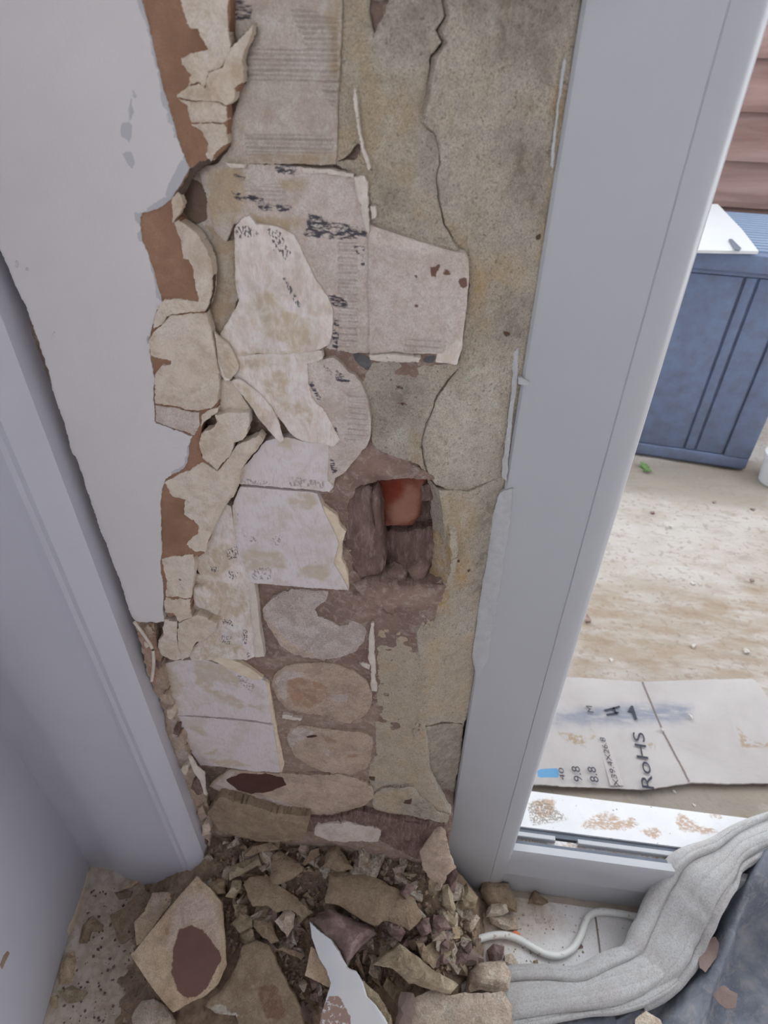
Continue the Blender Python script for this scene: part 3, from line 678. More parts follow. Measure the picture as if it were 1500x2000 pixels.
part('plaster_flake', [(322, 940), (345, 928), (370, 920), (395, 904), (424, 922), (446, 896), (452, 884), (462, 869), (485, 862), (505, 850), (514, 860), (490, 892), (470, 918), (467, 942), (460, 962), (445, 982), (430, 1004), (424, 1020), (412, 1040), (404, 1062), (400, 1080), (380, 1078), (368, 1070), (365, 1060), (376, 1050), (385, 1045), (387, 1030), (378, 1018), (358, 1006), (362, 976), (336, 971)], YC, .009, m_cream,
     stains={'s0': [[(455, 960), (470, 915), (500, 870), (514, 858), (500, 900), (470, 950), (430, 1010)]]}, **CR)
part('plaster_flake', [(314, 1092), (345, 1087), (376, 1083), (380, 1100), (376, 1140), (373, 1168), (340, 1168), (322, 1165), (326, 1140), (320, 1118)], YC + .0004, .009, m_cream, **CR)
part('plaster_flake', [(322, 1168), (340, 1171), (372, 1171), (370, 1192), (376, 1208), (362, 1210), (350, 1216), (340, 1200), (322, 1196)], YC + .0006, .009, m_cream, **CR)
part('plaster_flake', [(348, 1219), (364, 1210), (386, 1202), (404, 1206), (424, 1220), (420, 1232), (400, 1248), (380, 1258), (368, 1284), (356, 1290), (348, 1268), (346, 1240)], YC + .0006, .009, m_cream, **CR)
part('plaster_flake', [(320, 1212), (346, 1216), (344, 1245), (350, 1276), (354, 1288), (340, 1292), (318, 1284), (306, 1268), (308, 1254), (318, 1242), (316, 1226)], YC + .0008, .009, m_cream, **CR)

part('gap_shade_dirt', [(444, -90), (456, -90), (453, 84), (472, 70), (500, 46), (494, 78), (482, 102), (478, 124), (480, 162), (464, 178), (465, 194), (450, 242), (452, 284), (442, 298), (424, 320), (408, 320), (416, 302), (432, 284), (440, 278), (436, 240), (440, 206), (455, 188), (452, 174), (468, 160), (466, 122), (470, 100), (480, 76), (464, 80), (446, 94)], -.001, .004, m_darkgap, step=.002, rag=1.2, relief=.0006)  # dark strips beside the flakes: shade and dirt of the gaps as colour
part('gap_shade_dirt', [(341, 380), (350, 360), (368, 332), (388, 316), (412, 310), (414, 318), (394, 326), (378, 342), (364, 366), (352, 384)], YB - .0008, .004, m_darkgap, step=.0016, rag=2.2, relief=.0012)
part('gap_shade_dirt', [(410, 520), (418, 540), (416, 572), (406, 604), (400, 616), (396, 610), (402, 598), (410, 570), (412, 540)], YB + .001, .004, m_darkgap, step=.0016, rag=1.2, relief=.0006)
# combed tile-adhesive bed, upper courses
part('adhesive_bed', [(453, -90), (668, -90), (664, 60), (660, 150), (656, 230), (654, 321), (600, 319), (500, 317), (424, 318), (440, 296), (449, 282), (448, 240), (463, 193), (462, 176), (478, 162), (476, 124), (482, 100), (492, 78), (499, 48), (472, 70), (453, 84)], .0, .009, m_comb,
     step=.0025, rag=1.4, relief=.0006, stains={'s0': [[(448, 5), (468, 0), (494, 10), (490, 40), (455, 40)]], 's1': [[(630, -90), (668, -90), (660, 110), (648, 100), (640, 30)], [(650, 100), (662, 110), (658, 170), (648, 160)], [(520, 300), (650, 296), (652, 321), (430, 318)]],
                                                'rib': [[(470, 90), (650, 100), (650, 160), (470, 160)], [(560, 0), (660, 40), (660, 210), (640, 200)], [(480, 260), (650, 262), (650, 300), (480, 300)]]})
part('adhesive_bed', [(402, 325), (470, 322), (540, 324), (600, 330), (660, 340), (692, 346), (700, 382), (712, 420), (718, 466), (720, 560), (722, 690), (690, 690), (640, 680), (646, 640), (640, 590), (610, 540), (570, 460), (540, 440), (500, 436), (470, 430), (452, 440), (440, 470), (420, 450), (408, 400), (404, 380), (390, 335)], .0006, .009, m_lightadh,
     step=.0022, rag=1.4, relief=.0005,
     stains={'s0': [[(602, 418), (628, 420), (640, 430), (716, 448), (718, 466), (640, 466), (592, 460), (600, 440)], [(688, 478), (712, 482), (710, 500), (695, 495)], [(640, 572), (668, 580), (684, 600), (655, 600), (642, 588)], [(650, 618), (662, 624), (664, 640), (652, 634)], [(450, 372), (518, 388), (510, 396), (458, 390)],
                    [(500, 398), (572, 402), (562, 414), (508, 410)], [(455, 340), (480, 344), (478, 354), (456, 350)], [(540, 312), (578, 314), (580, 342), (538, 336)], [(648, 645), (662, 650), (658, 690), (648, 688)], [(704, 505), (712, 505), (712, 520), (704, 520)]],
             's1': [[(404, 330), (470, 322), (480, 400), (450, 440), (410, 440)], [(490, 420), (600, 430), (560, 452), (500, 440)], [(546, 350), (600, 352), (590, 372), (550, 370)]],
             'rib': [[(660, 470), (698, 470), (698, 680), (660, 680)], [(480, 360), (560, 362), (560, 400), (480, 398)]]})
part('adhesive_bed', [(360, 338), (388, 336), (400, 360), (408, 400), (418, 446), (440, 474), (456, 470), (458, 520), (462, 560), (464, 580), (450, 620), (430, 660), (420, 660), (412, 620), (416, 590), (418, 545), (412, 500), (392, 462), (362, 436), (352, 400), (354, 370)], .0025, .009, m_comb,
     step=.0025, rag=1.4, relief=.0010, stains={'s2': [[(358, 345), (392, 355), (404, 380), (406, 430), (378, 440), (356, 410)]], 's1': [[(405, 440), (462, 460), (466, 600), (430, 660), (415, 600), (418, 500)]], 's0': [], 's3': [], 'rib': []})
part('adhesive_bed', [(722, 442), (760, 456), (806, 470), (850, 486), (906, 500), (912, 512), (913, 562), (906, 620), (897, 650), (886, 668), (862, 688), (832, 690), (800, 690), (770, 686), (742, 688), (724, 690), (722, 560)], -.0008, .010, m_lightadh,
     step=.0022, rag=1.0, relief=.0005, stains={'s0': [[(806, 486), (816, 488), (816, 494), (808, 492)]], 's2': [[(840, 524), (852, 520), (858, 516), (862, 522), (852, 532), (850, 544), (842, 540)], [(860, 526), (880, 530), (882, 538), (868, 538)], [(894, 546), (912, 542), (913, 562), (900, 564)], [(808, 536), (815, 536), (815, 544), (808, 544)], [(808, 568), (814, 568), (813, 576), (808, 576)], [(808, 592), (818, 596), (816, 603), (808, 600)]],
                                              's3': [[(722, 442), (760, 456), (900, 500), (880, 506), (800, 490), (722, 476)]], 'rib': [[(790, 662), (862, 660), (860, 684), (790, 686)]]})
part('adhesive_bed', [(886, 668), (898, 650), (906, 622), (900, 680), (891, 711), (866, 707), (852, 706), (856, 690)], -.0002, .010, m_smooth, step=.002, rag=.8, relief=.0003)
# smooth skim over the adhesive, smeared with brown
part('plaster_skim', [(458, 445), (478, 428), (486, 424), (496, 440), (520, 442), (540, 446), (572, 462), (590, 500), (612, 545), (636, 580), (648, 610), (646, 650), (640, 672), (622, 682), (590, 690), (540, 694), (500, 690), (470, 700), (448, 700), (430, 690), (424, 668), (440, 640), (460, 606), (468, 588), (462, 560), (460, 500)], -.0022, .010, m_smooth,
     step=.0022, rag=1.2, relief=.0009, rscale=40, stains={'s1': [[(492, 574), (520, 568), (556, 584), (560, 606), (590, 616), (610, 640), (604, 670), (580, 690), (550, 670), (520, 660), (500, 640), (478, 600)], [(455, 692), (540, 680), (580, 690), (560, 700), (480, 712)], [(440, 540), (464, 552), (462, 590), (430, 650)]],
                                                    's0': [[(455, 444), (490, 440), (510, 462), (462, 466)], [(520, 446), (545, 450), (570, 500), (556, 510), (536, 480)], [(530, 480), (545, 520), (575, 570), (590, 600), (580, 600), (555, 550)]], 's3': [[(466, 540), (500, 545), (546, 574), (520, 566), (490, 574), (470, 590)], [(490, 645), (530, 660), (560, 680), (500, 682)], [(552, 590), (590, 595), (592, 612), (560, 606)]]})
part('plaster_skim', [(450, 704), (500, 694), (560, 694), (590, 690), (624, 686), (628, 700), (598, 708), (598, 750), (606, 780), (628, 800), (646, 832), (660, 860), (650, 872), (620, 866), (596, 864), (570, 850), (550, 824), (520, 790), (490, 758), (462, 740), (448, 726)], -.0018, .010, m_smooth,
     step=.0022, rag=1.2, relief=.0009, rscale=40, stains={'s1': [[(520, 728), (548, 724), (570, 745), (556, 772), (580, 786), (606, 800), (606, 826), (580, 815), (548, 792), (516, 762)], [(455, 704), (560, 696), (560, 712), (470, 720)]], 's3': [[(556, 760), (590, 740), (598, 770), (580, 785)]], 's0': []})
# lifted sliver of skim with its shadow
part('plaster_sliver', [(452, 746), (466, 742), (486, 756), (508, 772), (530, 796), (544, 826), (554, 862), (546, 866), (528, 846), (506, 820), (486, 790), (468, 768)], Plane(np.array(onY(500, 800, -.007)), (.25, -1, .1)), .004, m_smooth, step=.0018, rag=.8, relief=.0006, back=True, stains={'s1': [[(452, 746), (480, 752), (510, 790), (530, 830), (520, 838), (490, 795)]], 's0': [], 's3': []})
part('plaster_sliver', [(418, 650), (428, 660), (444, 672), (456, 690), (466, 716), (464, 726), (450, 742), (440, 738), (432, 716), (424, 690)], Plane(np.array(onY(445, 700, -.0065)), (.22, -1, .05)), .004, m_cream, step=.0018, rag=.8, relief=.0006, back=True, stains={'s0': [[(430, 662), (455, 690), (462, 720), (445, 735)]]})
part('plaster_sliver', [(420, 668), (430, 690), (436, 720), (448, 744), (438, 744), (428, 728), (420, 700)], -.006, .006, m_smooth, step=.0018, rag=.8, relief=.0004)
part('plaster_skim', [(428, 742), (450, 746), (470, 775), (490, 806), (484, 807), (440, 806), (426, 800), (428, 770)], -.0035, .01, m_cream, step=.0022, rag=1, relief=.0007)
part('adhesive_bed', [(628, 706), (600, 708), (600, 750), (608, 780), (630, 800), (646, 826), (660, 850), (664, 872), (672, 890), (690, 886), (712, 876), (720, 858), (722, 820), (716, 784), (704, 752), (690, 735), (676, 728), (664, 712), (650, 702)], -.0006, .009, m_lightadh,
     step=.002, rag=1.0, relief=.0004, stains={'s0': [[(600, 738), (608, 742), (628, 780), (626, 788), (618, 780), (604, 752)], [(655, 718), (664, 728), (684, 744), (678, 750), (656, 744)], [(652, 826), (664, 850), (660, 856), (650, 840)], [(630, 708), (650, 728), (646, 732), (630, 716)]], 'rib': [[(676, 760), (716, 770), (720, 850), (672, 872), (684, 810)]], 's1': [], 's2': [], 's3': [[(600, 708), (630, 706), (640, 780), (610, 780)]]})
part('adhesive_bed', [(640, 866), (662, 862), (672, 892), (690, 888), (706, 880), (690, 900), (672, 922), (652, 934), (650, 950), (640, 958), (634, 940), (636, 900)], .0, .009, m_lightadh, step=.002, rag=1.0, relief=.0004, stains={'s0': [[(644, 896), (652, 898), (660, 920), (652, 926), (646, 912)]], 'rib': [], 's1': [], 's2': [], 's3': []})
# grout ridges
for q in ([(575, 694), (600, 688), (626, 686), (628, 697), (600, 706), (580, 706)], [(722, 696), (760, 692), (800, 696), (822, 700), (818, 708), (780, 708), (740, 706), (724, 704)], [(690, 346), (708, 344), (716, 356), (720, 400), (720, 460), (710, 440), (704, 400), (696, 382)],
          [(724, 404), (734, 404), (735, 424), (726, 428)], [(724, 1218), (730, 1216), (731, 1260), (733, 1320), (736, 1352), (726, 1350), (724, 1312), (720, 1285)], [(700, 1298), (724, 1300), (722, 1308), (708, 1304)], [(553, 1396), (590, 1404), (586, 1408), (552, 1402)],
          [(590, 330), (640, 332), (690, 342), (688, 348), (640, 340), (592, 338)], [(440, 318), (480, 322), (478, 328), (452, 327)], [(691, 170), (697, 200), (704, 260), (714, 300), (724, 330), (719, 336), (708, 300), (699, 250), (690, 190)]):
    part('grout_ridge', q, -.0028 if q[0][1] < 1000 else .002, .008, m_grout, step=.0016, rag=2.0, relief=.0007, bev=.001)
for q in ([(688, 692), (700, 690), (724, 702), (724, 716), (716, 724), (704, 716), (694, 706)], [(830, 694), (852, 696), (846, 712), (822, 706)]):
    part('mortar_crumb', q, .003, .006, mat('black_mould', [C(72, 70, 72), C(92, 90, 90)], scale=200, bump=.5), step=.0016, rag=1.4, relief=.0004)

# ---- render to either side of the long crack
SR = dict(step=.0026, rag=1.6, relief=.0008, rscale=70, bev=.0012)
part('cement_render', [(668, -90), (862, -90), (862, 0), (866, 30), (850, 58), (860, 82), (839, 110), (835, 150), (832, 185), (827, 215), (821, 240), (846, 262), (854, 280), (857, 320), (851, 345), (856, 395), (866, 440), (888, 482), (904, 498), (850, 484), (806, 468), (760, 453), (724, 438), (716, 400), (706, 348), (690, 340), (656, 322), (658, 230), (662, 150), (666, 60)], .0022, .010, m_render,
     holes=[[(720, -4), (738, 2), (760, -4), (752, 24), (738, 50), (732, 66), (726, 50), (720, 20)], [(698, 280), (703, 284), (702, 300), (694, 312), (676, 314), (660, 316), (674, 308), (688, 296)], [(672, 347), (688, 348), (689, 372), (682, 362)]],
     stains={'s1': [[(656, 40), (720, 60), (735, 110), (790, 200), (825, 240), (820, 300), (800, 360), (845, 400), (850, 440), (780, 400), (730, 380), (700, 340), (656, 320)], [(790, 130), (838, 120), (835, 240), (810, 250), (770, 180), (760, 140)], [(655, -90), (720, -90), (720, 40), (665, 60)], [(812, 370), (856, 380), (860, 430), (850, 470)]],
             's0': [[(790, 0), (862, 0), (850, 60), (830, 110), (780, 100), (770, 40)], [(820, 262), (850, 270), (852, 335), (830, 325)], [(830, 345), (852, 345), (852, 390), (840, 380)], [(730, 350), (780, 350), (800, 400), (760, 410)]],
             's3': [[(760, 130), (795, 110), (815, 125), (812, 150), (790, 145)], [(752, 165), (768, 175), (768, 186), (756, 180)], [(756, 240), (762, 234), (764, 256), (756, 275), (742, 292), (748, 270)], [(725, 70), (740, 60), (760, 90), (765, 120), (735, 115)], [(812, 352), (818, 352), (818, 375), (813, 375)]], 's2': [], 's4': []}, **SR)
# right of the crack the render splays back to the door frame
pA = np.array(onY(862, 300, .002)); pB = np.array(onY(1072, 400, YF + .003))
dv = pB - pA; nn = np.cross(dv, (0, 0, 1)); nn = nn * np.sign(-nn[1]); nn[2] = 0
PRR = Plane(pA, nn)
part('cement_render', [(875, -90), (876, 0), (880, 30), (866, 62), (876, 84), (856, 112), (848, 150), (842, 185), (835, 215), (829, 240), (851, 260), (859, 280), (862, 320), (856, 345), (861, 395), (871, 438), (894, 478), (911, 500), (918, 560), (911, 622), (902, 690), (895, 725), (878, 747), (857, 778), (845, 812), (833, 842), (827, 870), (832, 905), (838, 925), (852, 946), (880, 960), (914, 962), (945, 950), (975, 940), (1000, 930), (1040, 700), (1068, 500), (1105, 250), (1138, 0), (1150, -90)], PRR, .014, m_render,
     stains={'s1': [[(880, 180), (895, 120), (890, 250), (868, 240)], [(955, 490), (1010, 485), (1045, 560), (1010, 575), (960, 540)], [(1095, 100), (1125, 60), (1090, 400), (1060, 600), (1040, 580), (1075, 300)]],
             's0': [[(980, 260), (1060, 240), (1070, 420), (1000, 420)], [(880, -20), (1110, -20), (1080, 160), (960, 120)], [(880, 850), (900, 860), (895, 950), (880, 940)], [(1000, 560), (1040, 590), (1020, 680), (960, 660)]],
             's2': [[(860, 430), (890, 470), (912, 500), (918, 620), (950, 640), (945, 520), (890, 440)], [(1085, 180), (1110, 180), (1100, 260), (1080, 250)]], 's3': [[(955, 100), (968, 60), (972, 0), (950, 0), (945, 60)], [(880, 400), (900, 410), (905, 440), (885, 430)], [(840, 770), (960, 700), (990, 850), (920, 950), (850, 900)]], 's4': [[(982, 646), (998, 650), (994, 660), (984, 656)], [(1048, 455), (1058, 455), (1056, 470), (1048, 470)]]}, **SR)
part('cement_render', [(722, 712), (760, 706), (820, 712), (852, 708), (888, 713), (896, 720), (872, 744), (852, 774), (840, 808), (828, 838), (822, 868), (826, 900), (832, 924), (816, 910), (800, 902), (772, 894), (760, 890), (744, 884), (728, 870), (723, 820), (717, 784), (706, 754), (712, 736)], .0035, .010, m_render,
     stains={'s0': [[(720, 720), (780, 712), (830, 760), (800, 820), (760, 860), (728, 866), (722, 800)], [(735, 800), (760, 800), (750, 870), (730, 865)]], 's4': [[(772, 750), (790, 754), (788, 760), (774, 758)], [(766, 788), (795, 786), (796, 792), (770, 794)], [(755, 740), (766, 738), (764, 748)]], 's2': [[(800, 850), (825, 850), (826, 920), (800, 900)]], 's3': [[(760, 840), (790, 830), (800, 860), (770, 880)]], 's1': [[(840, 716), (888, 716), (870, 740), (845, 740)]]}, **SR)
# lower run, behind a broken lip
pl0 = np.array(onY(870, 1100, .012)); pl1 = np.array(onY(960, 1100, YF + .003)); dv = pl1 - pl0; nn = np.cross(dv, (0, 0, 1)); nn = nn * np.sign(-nn[1]); nn[2] = 0
PRL = Plane(pl0, nn)
part('cement_render', [(858, 958), (880, 958), (915, 960), (990, 928), (978, 1010), (960, 1130), (940, 1260), (915, 1400), (906, 1414), (870, 1412), (812, 1420), (818, 1386), (822, 1340), (832, 1312), (820, 1282), (814, 1240), (822, 1224), (838, 1200), (858, 1180), (868, 1140), (873, 1092), (866, 1010)], PRL, .02, m_render,
     stains={'s2': [[(868, 970), (912, 966), (930, 1000), (915, 1080), (920, 1140), (890, 1150), (874, 1090)], [(850, 1150), (880, 1150), (880, 1200), (840, 1200)]], 's1': [[(840, 1250), (930, 1240), (905, 1400), (830, 1400)]], 's0': [[(940, 960), (980, 945), (950, 1160), (920, 1160), (935, 1040)]], 's4': [[(880, 1052), (886, 1056), (884, 1072), (879, 1066)], [(890, 1090), (898, 1094), (895, 1106)], [(912, 1112), (919, 1112), (914, 1128)]], 's3': [[(900, 1000), (912, 1000), (908, 1030)]]}, **SR)
part('cement_render', [(808, 1424), (870, 1415), (908, 1416), (888, 1560), (880, 1590), (850, 1580), (818, 1550), (800, 1510), (806, 1470)], Plane(pl0 + np.array((0, .002, 0)), nn), .02, m_render,
     stains={'s0': [[(800, 1424), (908, 1418), (880, 1590), (820, 1550)], [(820, 1440), (900, 1440), (880, 1550), (830, 1540)]], 's1': [], 's2': [], 's3': [], 's4': []}, **SR)
part('cement_render', [(738, 1225), (790, 1195), (832, 1200), (850, 1215), (840, 1300), (830, 1420), (840, 1520), (880, 1590), (870, 1620), (735, 1600), (722, 1530), (734, 1450)], .0048, .01, m_render, stains={'s1': [[(738, 1225), (850, 1215), (870, 1620), (735, 1600)]]}, **SR)
part('cement_render', [(736, 1222), (760, 1205), (786, 1190), (800, 1204), (812, 1240), (818, 1286), (829, 1312), (800, 1318), (760, 1330), (738, 1340), (735, 1280)], .005, .012, m_render, stains={'s1': [[(736, 1222), (800, 1200), (815, 1290), (740, 1330)]], 's0': [], 's2': [[(770, 1195), (810, 1195), (815, 1230)]], 's3': [], 's4': [[(785, 1300), (798, 1300), (795, 1306)]]}, **SR)
part('cement_render', [(738, 1344), (762, 1332), (802, 1320), (830, 1315), (820, 1340), (815, 1388), (808, 1420), (803, 1470), (797, 1500), (770, 1480), (740, 1490), (730, 1470), (736, 1400)], .0065, .012, m_render, stains={'s1': [[(738, 1380), (790, 1380), (790, 1430), (740, 1430)]], 's0': [[(760, 1430), (805, 1425), (800, 1480), (770, 1470)], [(780, 1330), (815, 1330), (815, 1400), (790, 1390)]], 's2': [], 's3': [[(735, 1350), (770, 1340), (800, 1360), (770, 1400)]], 's4': [[(748, 1308), (762, 1310), (758, 1320), (746, 1318)], [(806, 1376), (816, 1374), (812, 1390)]]}, **SR)
part('cement_render', [(730, 1476), (745, 1492), (772, 1484), (800, 1492), (808, 1516), (806, 1532), (780, 1534), (745, 1536), (720, 1520), (722, 1496)], .005, .012, m_render, stains={'s1': [[(730, 1476), (808, 1492), (806, 1532), (720, 1520)]], 's0': [], 's2': [], 's3': [[(740, 1480), (760, 1480), (745, 1510), (735, 1510)]], 's4': [[(720, 1516), (734, 1516), (730, 1536), (722, 1530)]]}, **SR)
part('cement_render', [(728, 1556), (746, 1540), (806, 1536), (822, 1556), (852, 1584), (878, 1594), (872, 1614), (820, 1610), (760, 1602), (730, 1594)], .002, .012, m_render, stains={'s1': [[(728, 1550), (800, 1540), (860, 1590), (740, 1598)]], 's0': [[(780, 1560), (850, 1560), (850, 1600), (780, 1590)]], 's2': [], 's3': [], 's4': [[(790, 1562), (806, 1560), (802, 1572), (788, 1570)]]}, **SR)

# ---- white glazed tiles still on the wall
part('glazed_tile', [(520, 862), (560, 856), (600, 866), (640, 870), (640, 900), (638, 940), (650, 952), (642, 960), (610, 956), (560, 952), (468, 944), (470, 922), (488, 900)], -.001, .008, m_tile, step=.0025, rag=1.2, relief=.0002, rscale=30, bev=.0006,
     stains={'s1': [[(540, 860), (570, 858), (565, 876), (545, 872)]], 's0': [[(470, 934), (530, 940), (525, 947), (470, 944)], [(560, 930), (640, 940), (630, 954), (560, 948)]], 's3': []})
part('glazed_tile', [(470, 952), (540, 958), (600, 962), (618, 966), (634, 1006), (650, 1036), (660, 1062), (650, 1100), (664, 1124), (678, 1152), (600, 1147), (540, 1142), (490, 1138), (480, 1110), (466, 1080), (456, 1010), (455, 990), (462, 970)], -.0015, .008, m_tile, step=.0025, rag=.8, relief=.0002, rscale=30, bev=.0006,
     stains={'s1': [[(550, 980), (590, 962), (614, 968), (618, 985), (604, 1000), (580, 990)], [(575, 1110), (638, 1100), (650, 1124), (630, 1136), (600, 1126)], [(470, 1072), (550, 1080), (560, 1110), (480, 1114)], [(455, 985), (462, 1000), (465, 1060), (456, 1050)]], 's0': [[(462, 1002), (466, 1002), (466, 1022), (462, 1020)], [(488, 1046), (505, 1046), (502, 1060), (488, 1058)], [(530, 1050), (552, 1044), (545, 1066), (528, 1064)], [(490, 1110), (530, 1108), (528, 1132), (492, 1132)], [(474, 1040), (482, 1050), (476, 1056)], [(604, 1096), (618, 1096), (616, 1102), (606, 1102)]], 's3': []})
part('tile_broken_edge', [(618, 964), (632, 990), (656, 1006), (662, 1026), (674, 1040), (668, 1062), (666, 1090), (672, 1104), (680, 1130), (680, 1154), (664, 1126), (648, 1102), (656, 1062), (646, 1034), (632, 1004)], .0005, .007, m_edge, step=.0018, rag=1.2, relief=.0006)
part('glazed_tile', [(345, 1292), (400, 1290), (420, 1298), (440, 1300), (470, 1318), (500, 1326), (516, 1332), (524, 1370), (530, 1412), (480, 1406), (430, 1400), (345, 1396), (334, 1370), (322, 1330), (318, 1300)], .001, .008, m_tile, step=.0025, rag=1.0, relief=.0002, rscale=30, bev=.0006,
     stains={'s1': [[(380, 1290), (440, 1300), (470, 1330), (466, 1346), (420, 1330), (410, 1344), (450, 1358), (476, 1372), (468, 1388), (450, 1376), (400, 1350), (382, 1336)], [(318, 1300), (336, 1310), (358, 1340), (340, 1376), (326, 1340)], [(480, 1376), (512, 1380), (510, 1388)]], 's0': [[(456, 1316), (480, 1322), (498, 1340), (490, 1352), (470, 1336)]], 's3': []})
part('glazed_tile', [(346, 1400), (430, 1406), (480, 1411), (532, 1418), (538, 1460), (546, 1508), (500, 1506), (440, 1498), (392, 1494), (374, 1470), (360, 1436)], .0005, .008, m_tile, step=.0025, rag=.8, relief=.0002, rscale=30, bev=.0006,
     stains={'s1': [[(364, 1416), (390, 1420), (412, 1438), (396, 1438), (378, 1428)], [(408, 1484), (450, 1482), (490, 1496), (430, 1498)], [(420, 1462), (424, 1456), (424, 1474), (396, 1474)]], 's0': [], 's3': []})
part('tile_broken_edge', [(516, 1330), (524, 1336), (530, 1372), (536, 1410), (544, 1450), (554, 1492), (550, 1508), (544, 1506), (538, 1460), (530, 1414), (522, 1370)], .002, .008, m_edge, step=.0016, rag=.8, relief=.0004)
part('tile_broken_edge', [(412, 1288), (440, 1286), (470, 1296), (494, 1312), (512, 1326), (496, 1328), (470, 1318), (440, 1302)], .0005, .008, m_edge, step=.0016, rag=.8, relief=.0005)
# patch of skim over the tiles, mouldy
part('plaster_skim', [(410, 1022), (424, 1012), (440, 988), (448, 992), (456, 1030), (462, 1064), (476, 1084), (482, 1112), (490, 1138), (486, 1142), (440, 1140), (412, 1132), (392, 1124), (384, 1112), (380, 1098), (398, 1084), (402, 1064)], -.0005, .01, m_smooth, step=.0022, rag=1.2, relief=.0009, rscale=50,
     stains={'s1': [[(392, 1080), (440, 1060), (456, 1070), (444, 1110), (430, 1130), (392, 1120)]], 's0': [[(440, 1074), (464, 1068), (464, 1090), (446, 1094)], [(445, 1116), (466, 1120), (458, 1136), (446, 1130)], [(406, 1108), (424, 1108), (420, 1120), (408, 1116)]], 's3': [[(408, 1020), (450, 1005), (452, 1050), (412, 1058)]]})
part('plaster_skim', [(378, 1136), (384, 1124), (400, 1130), (440, 1142), (486, 1144), (490, 1180), (494, 1230), (498, 1280), (480, 1288), (440, 1286), (400, 1290), (374, 1290), (370, 1282), (384, 1262), (402, 1250), (424, 1228), (426, 1216), (400, 1200), (380, 1198), (374, 1180)], .0, .01, m_smooth, step=.0022, rag=1.2, relief=.0011, rscale=60,
     stains={'s1': [[(378, 1130), (480, 1146), (480, 1200), (430, 1210), (380, 1180)], [(400, 1250), (430, 1225), (480, 1270), (400, 1290), (374, 1288)]], 's0': [[(432, 1240), (452, 1242), (450, 1260), (434, 1256)], [(474, 1228), (484, 1230), (482, 1262), (474, 1256)], [(430, 1208), (454, 1210), (456, 1222), (432, 1220)], [(385, 1140), (402, 1146), (396, 1156)], [(480, 1270), (490, 1276), (484, 1288)]], 's3': [[(430, 1222), (480, 1220), (480, 1262), (430, 1250)]]})
part('plaster_sliver', [(378, 1150), (396, 1146), (416, 1164), (430, 1190), (424, 1202), (408, 1196), (384, 1184), (376, 1168)], -.0045, .006, m_smooth, step=.0018, rag=1, relief=.0006, dome=.003, stains={'s1': [[(376, 1150), (430, 1170), (430, 1200), (400, 1196)]], 's0': [], 's3': []})
part('grout_ridge', [(488, 1138), (496, 1140), (502, 1180), (508, 1240), (516, 1284), (498, 1286), (494, 1230), (488, 1180)], -.002, .01, m_grout, step=.0016, rag=1.0, relief=.0006, bev=.001)

# ---- dabs of adhesive on the mauve backing
DB = dict(step=.0022, rag=1.6, relief=.0009, rscale=70, bev=.0016)
part('adhesive_dab', [(516, 1208), (514, 1190), (530, 1172), (556, 1158), (590, 1154), (640, 1158), (634, 1176), (614, 1192), (618, 1206), (640, 1214), (662, 1228), (680, 1226), (684, 1216), (708, 1222), (716, 1236), (710, 1254), (694, 1272), (666, 1284), (630, 1290), (600, 1286), (570, 1276), (548, 1260), (530, 1236)], .003, .007, m_dabwhite,
     stains={'s3': [[(516, 1200), (530, 1236), (570, 1276), (630, 1290), (600, 1274), (560, 1250), (536, 1220)]]}, **DB)
part('adhesive_dab', [(530, 1340), (538, 1318), (556, 1304), (580, 1298), (620, 1294), (656, 1298), (690, 1310), (716, 1330), (726, 1356), (724, 1384), (704, 1404), (680, 1412), (640, 1400), (600, 1394), (560, 1386), (544, 1368)], .0035, .007, m_dab,
     stains={'s1': [[(562, 1326), (590, 1324), (640, 1340), (640, 1360), (612, 1382), (576, 1378), (560, 1350)], [(558, 1318), (572, 1316), (570, 1328), (560, 1328)]], 's3': [[(536, 1330), (556, 1310), (596, 1312), (590, 1322), (560, 1330), (560, 1372), (545, 1360)], [(646, 1356), (680, 1354), (676, 1372), (650, 1370)]], 's0': []}, **DB)
part('adhesive_dab', [(560, 1446), (566, 1428), (590, 1420), (640, 1426), (700, 1430), (726, 1440), (728, 1470), (716, 1500), (690, 1512), (650, 1510), (606, 1498), (576, 1478)], .003, .008, m_dab,
     stains={'s1': [[(634, 1440), (656, 1444), (656, 1450), (636, 1448)], [(676, 1474), (700, 1474), (696, 1480), (680, 1480)]], 's3': [[(560, 1440), (580, 1422), (620, 1428), (600, 1440), (576, 1450), (570, 1470)], [(630, 1460), (645, 1466), (640, 1478)]], 's0': [[(596, 1438), (618, 1434), (620, 1439), (600, 1442)]]}, **DB)
part('adhesive_dab', [(410, 1536), (424, 1520), (450, 1504), (520, 1512), (600, 1518), (660, 1516), (700, 1524), (726, 1540), (730, 1560), (712, 1572), (690, 1584), (664, 1602), (640, 1600), (600, 1594), (540, 1588), (480, 1572), (440, 1552)], .0015, .009, m_dab,
     stains={'s0': [[(442, 1522), (470, 1510), (520, 1512), (552, 1520), (560, 1534), (530, 1546), (490, 1552), (464, 1544)]], 's3': [[(412, 1536), (450, 1506), (462, 1506), (444, 1524), (470, 1552), (520, 1556), (600, 1580), (540, 1584), (460, 1560)]], 's1': []}, **DB)
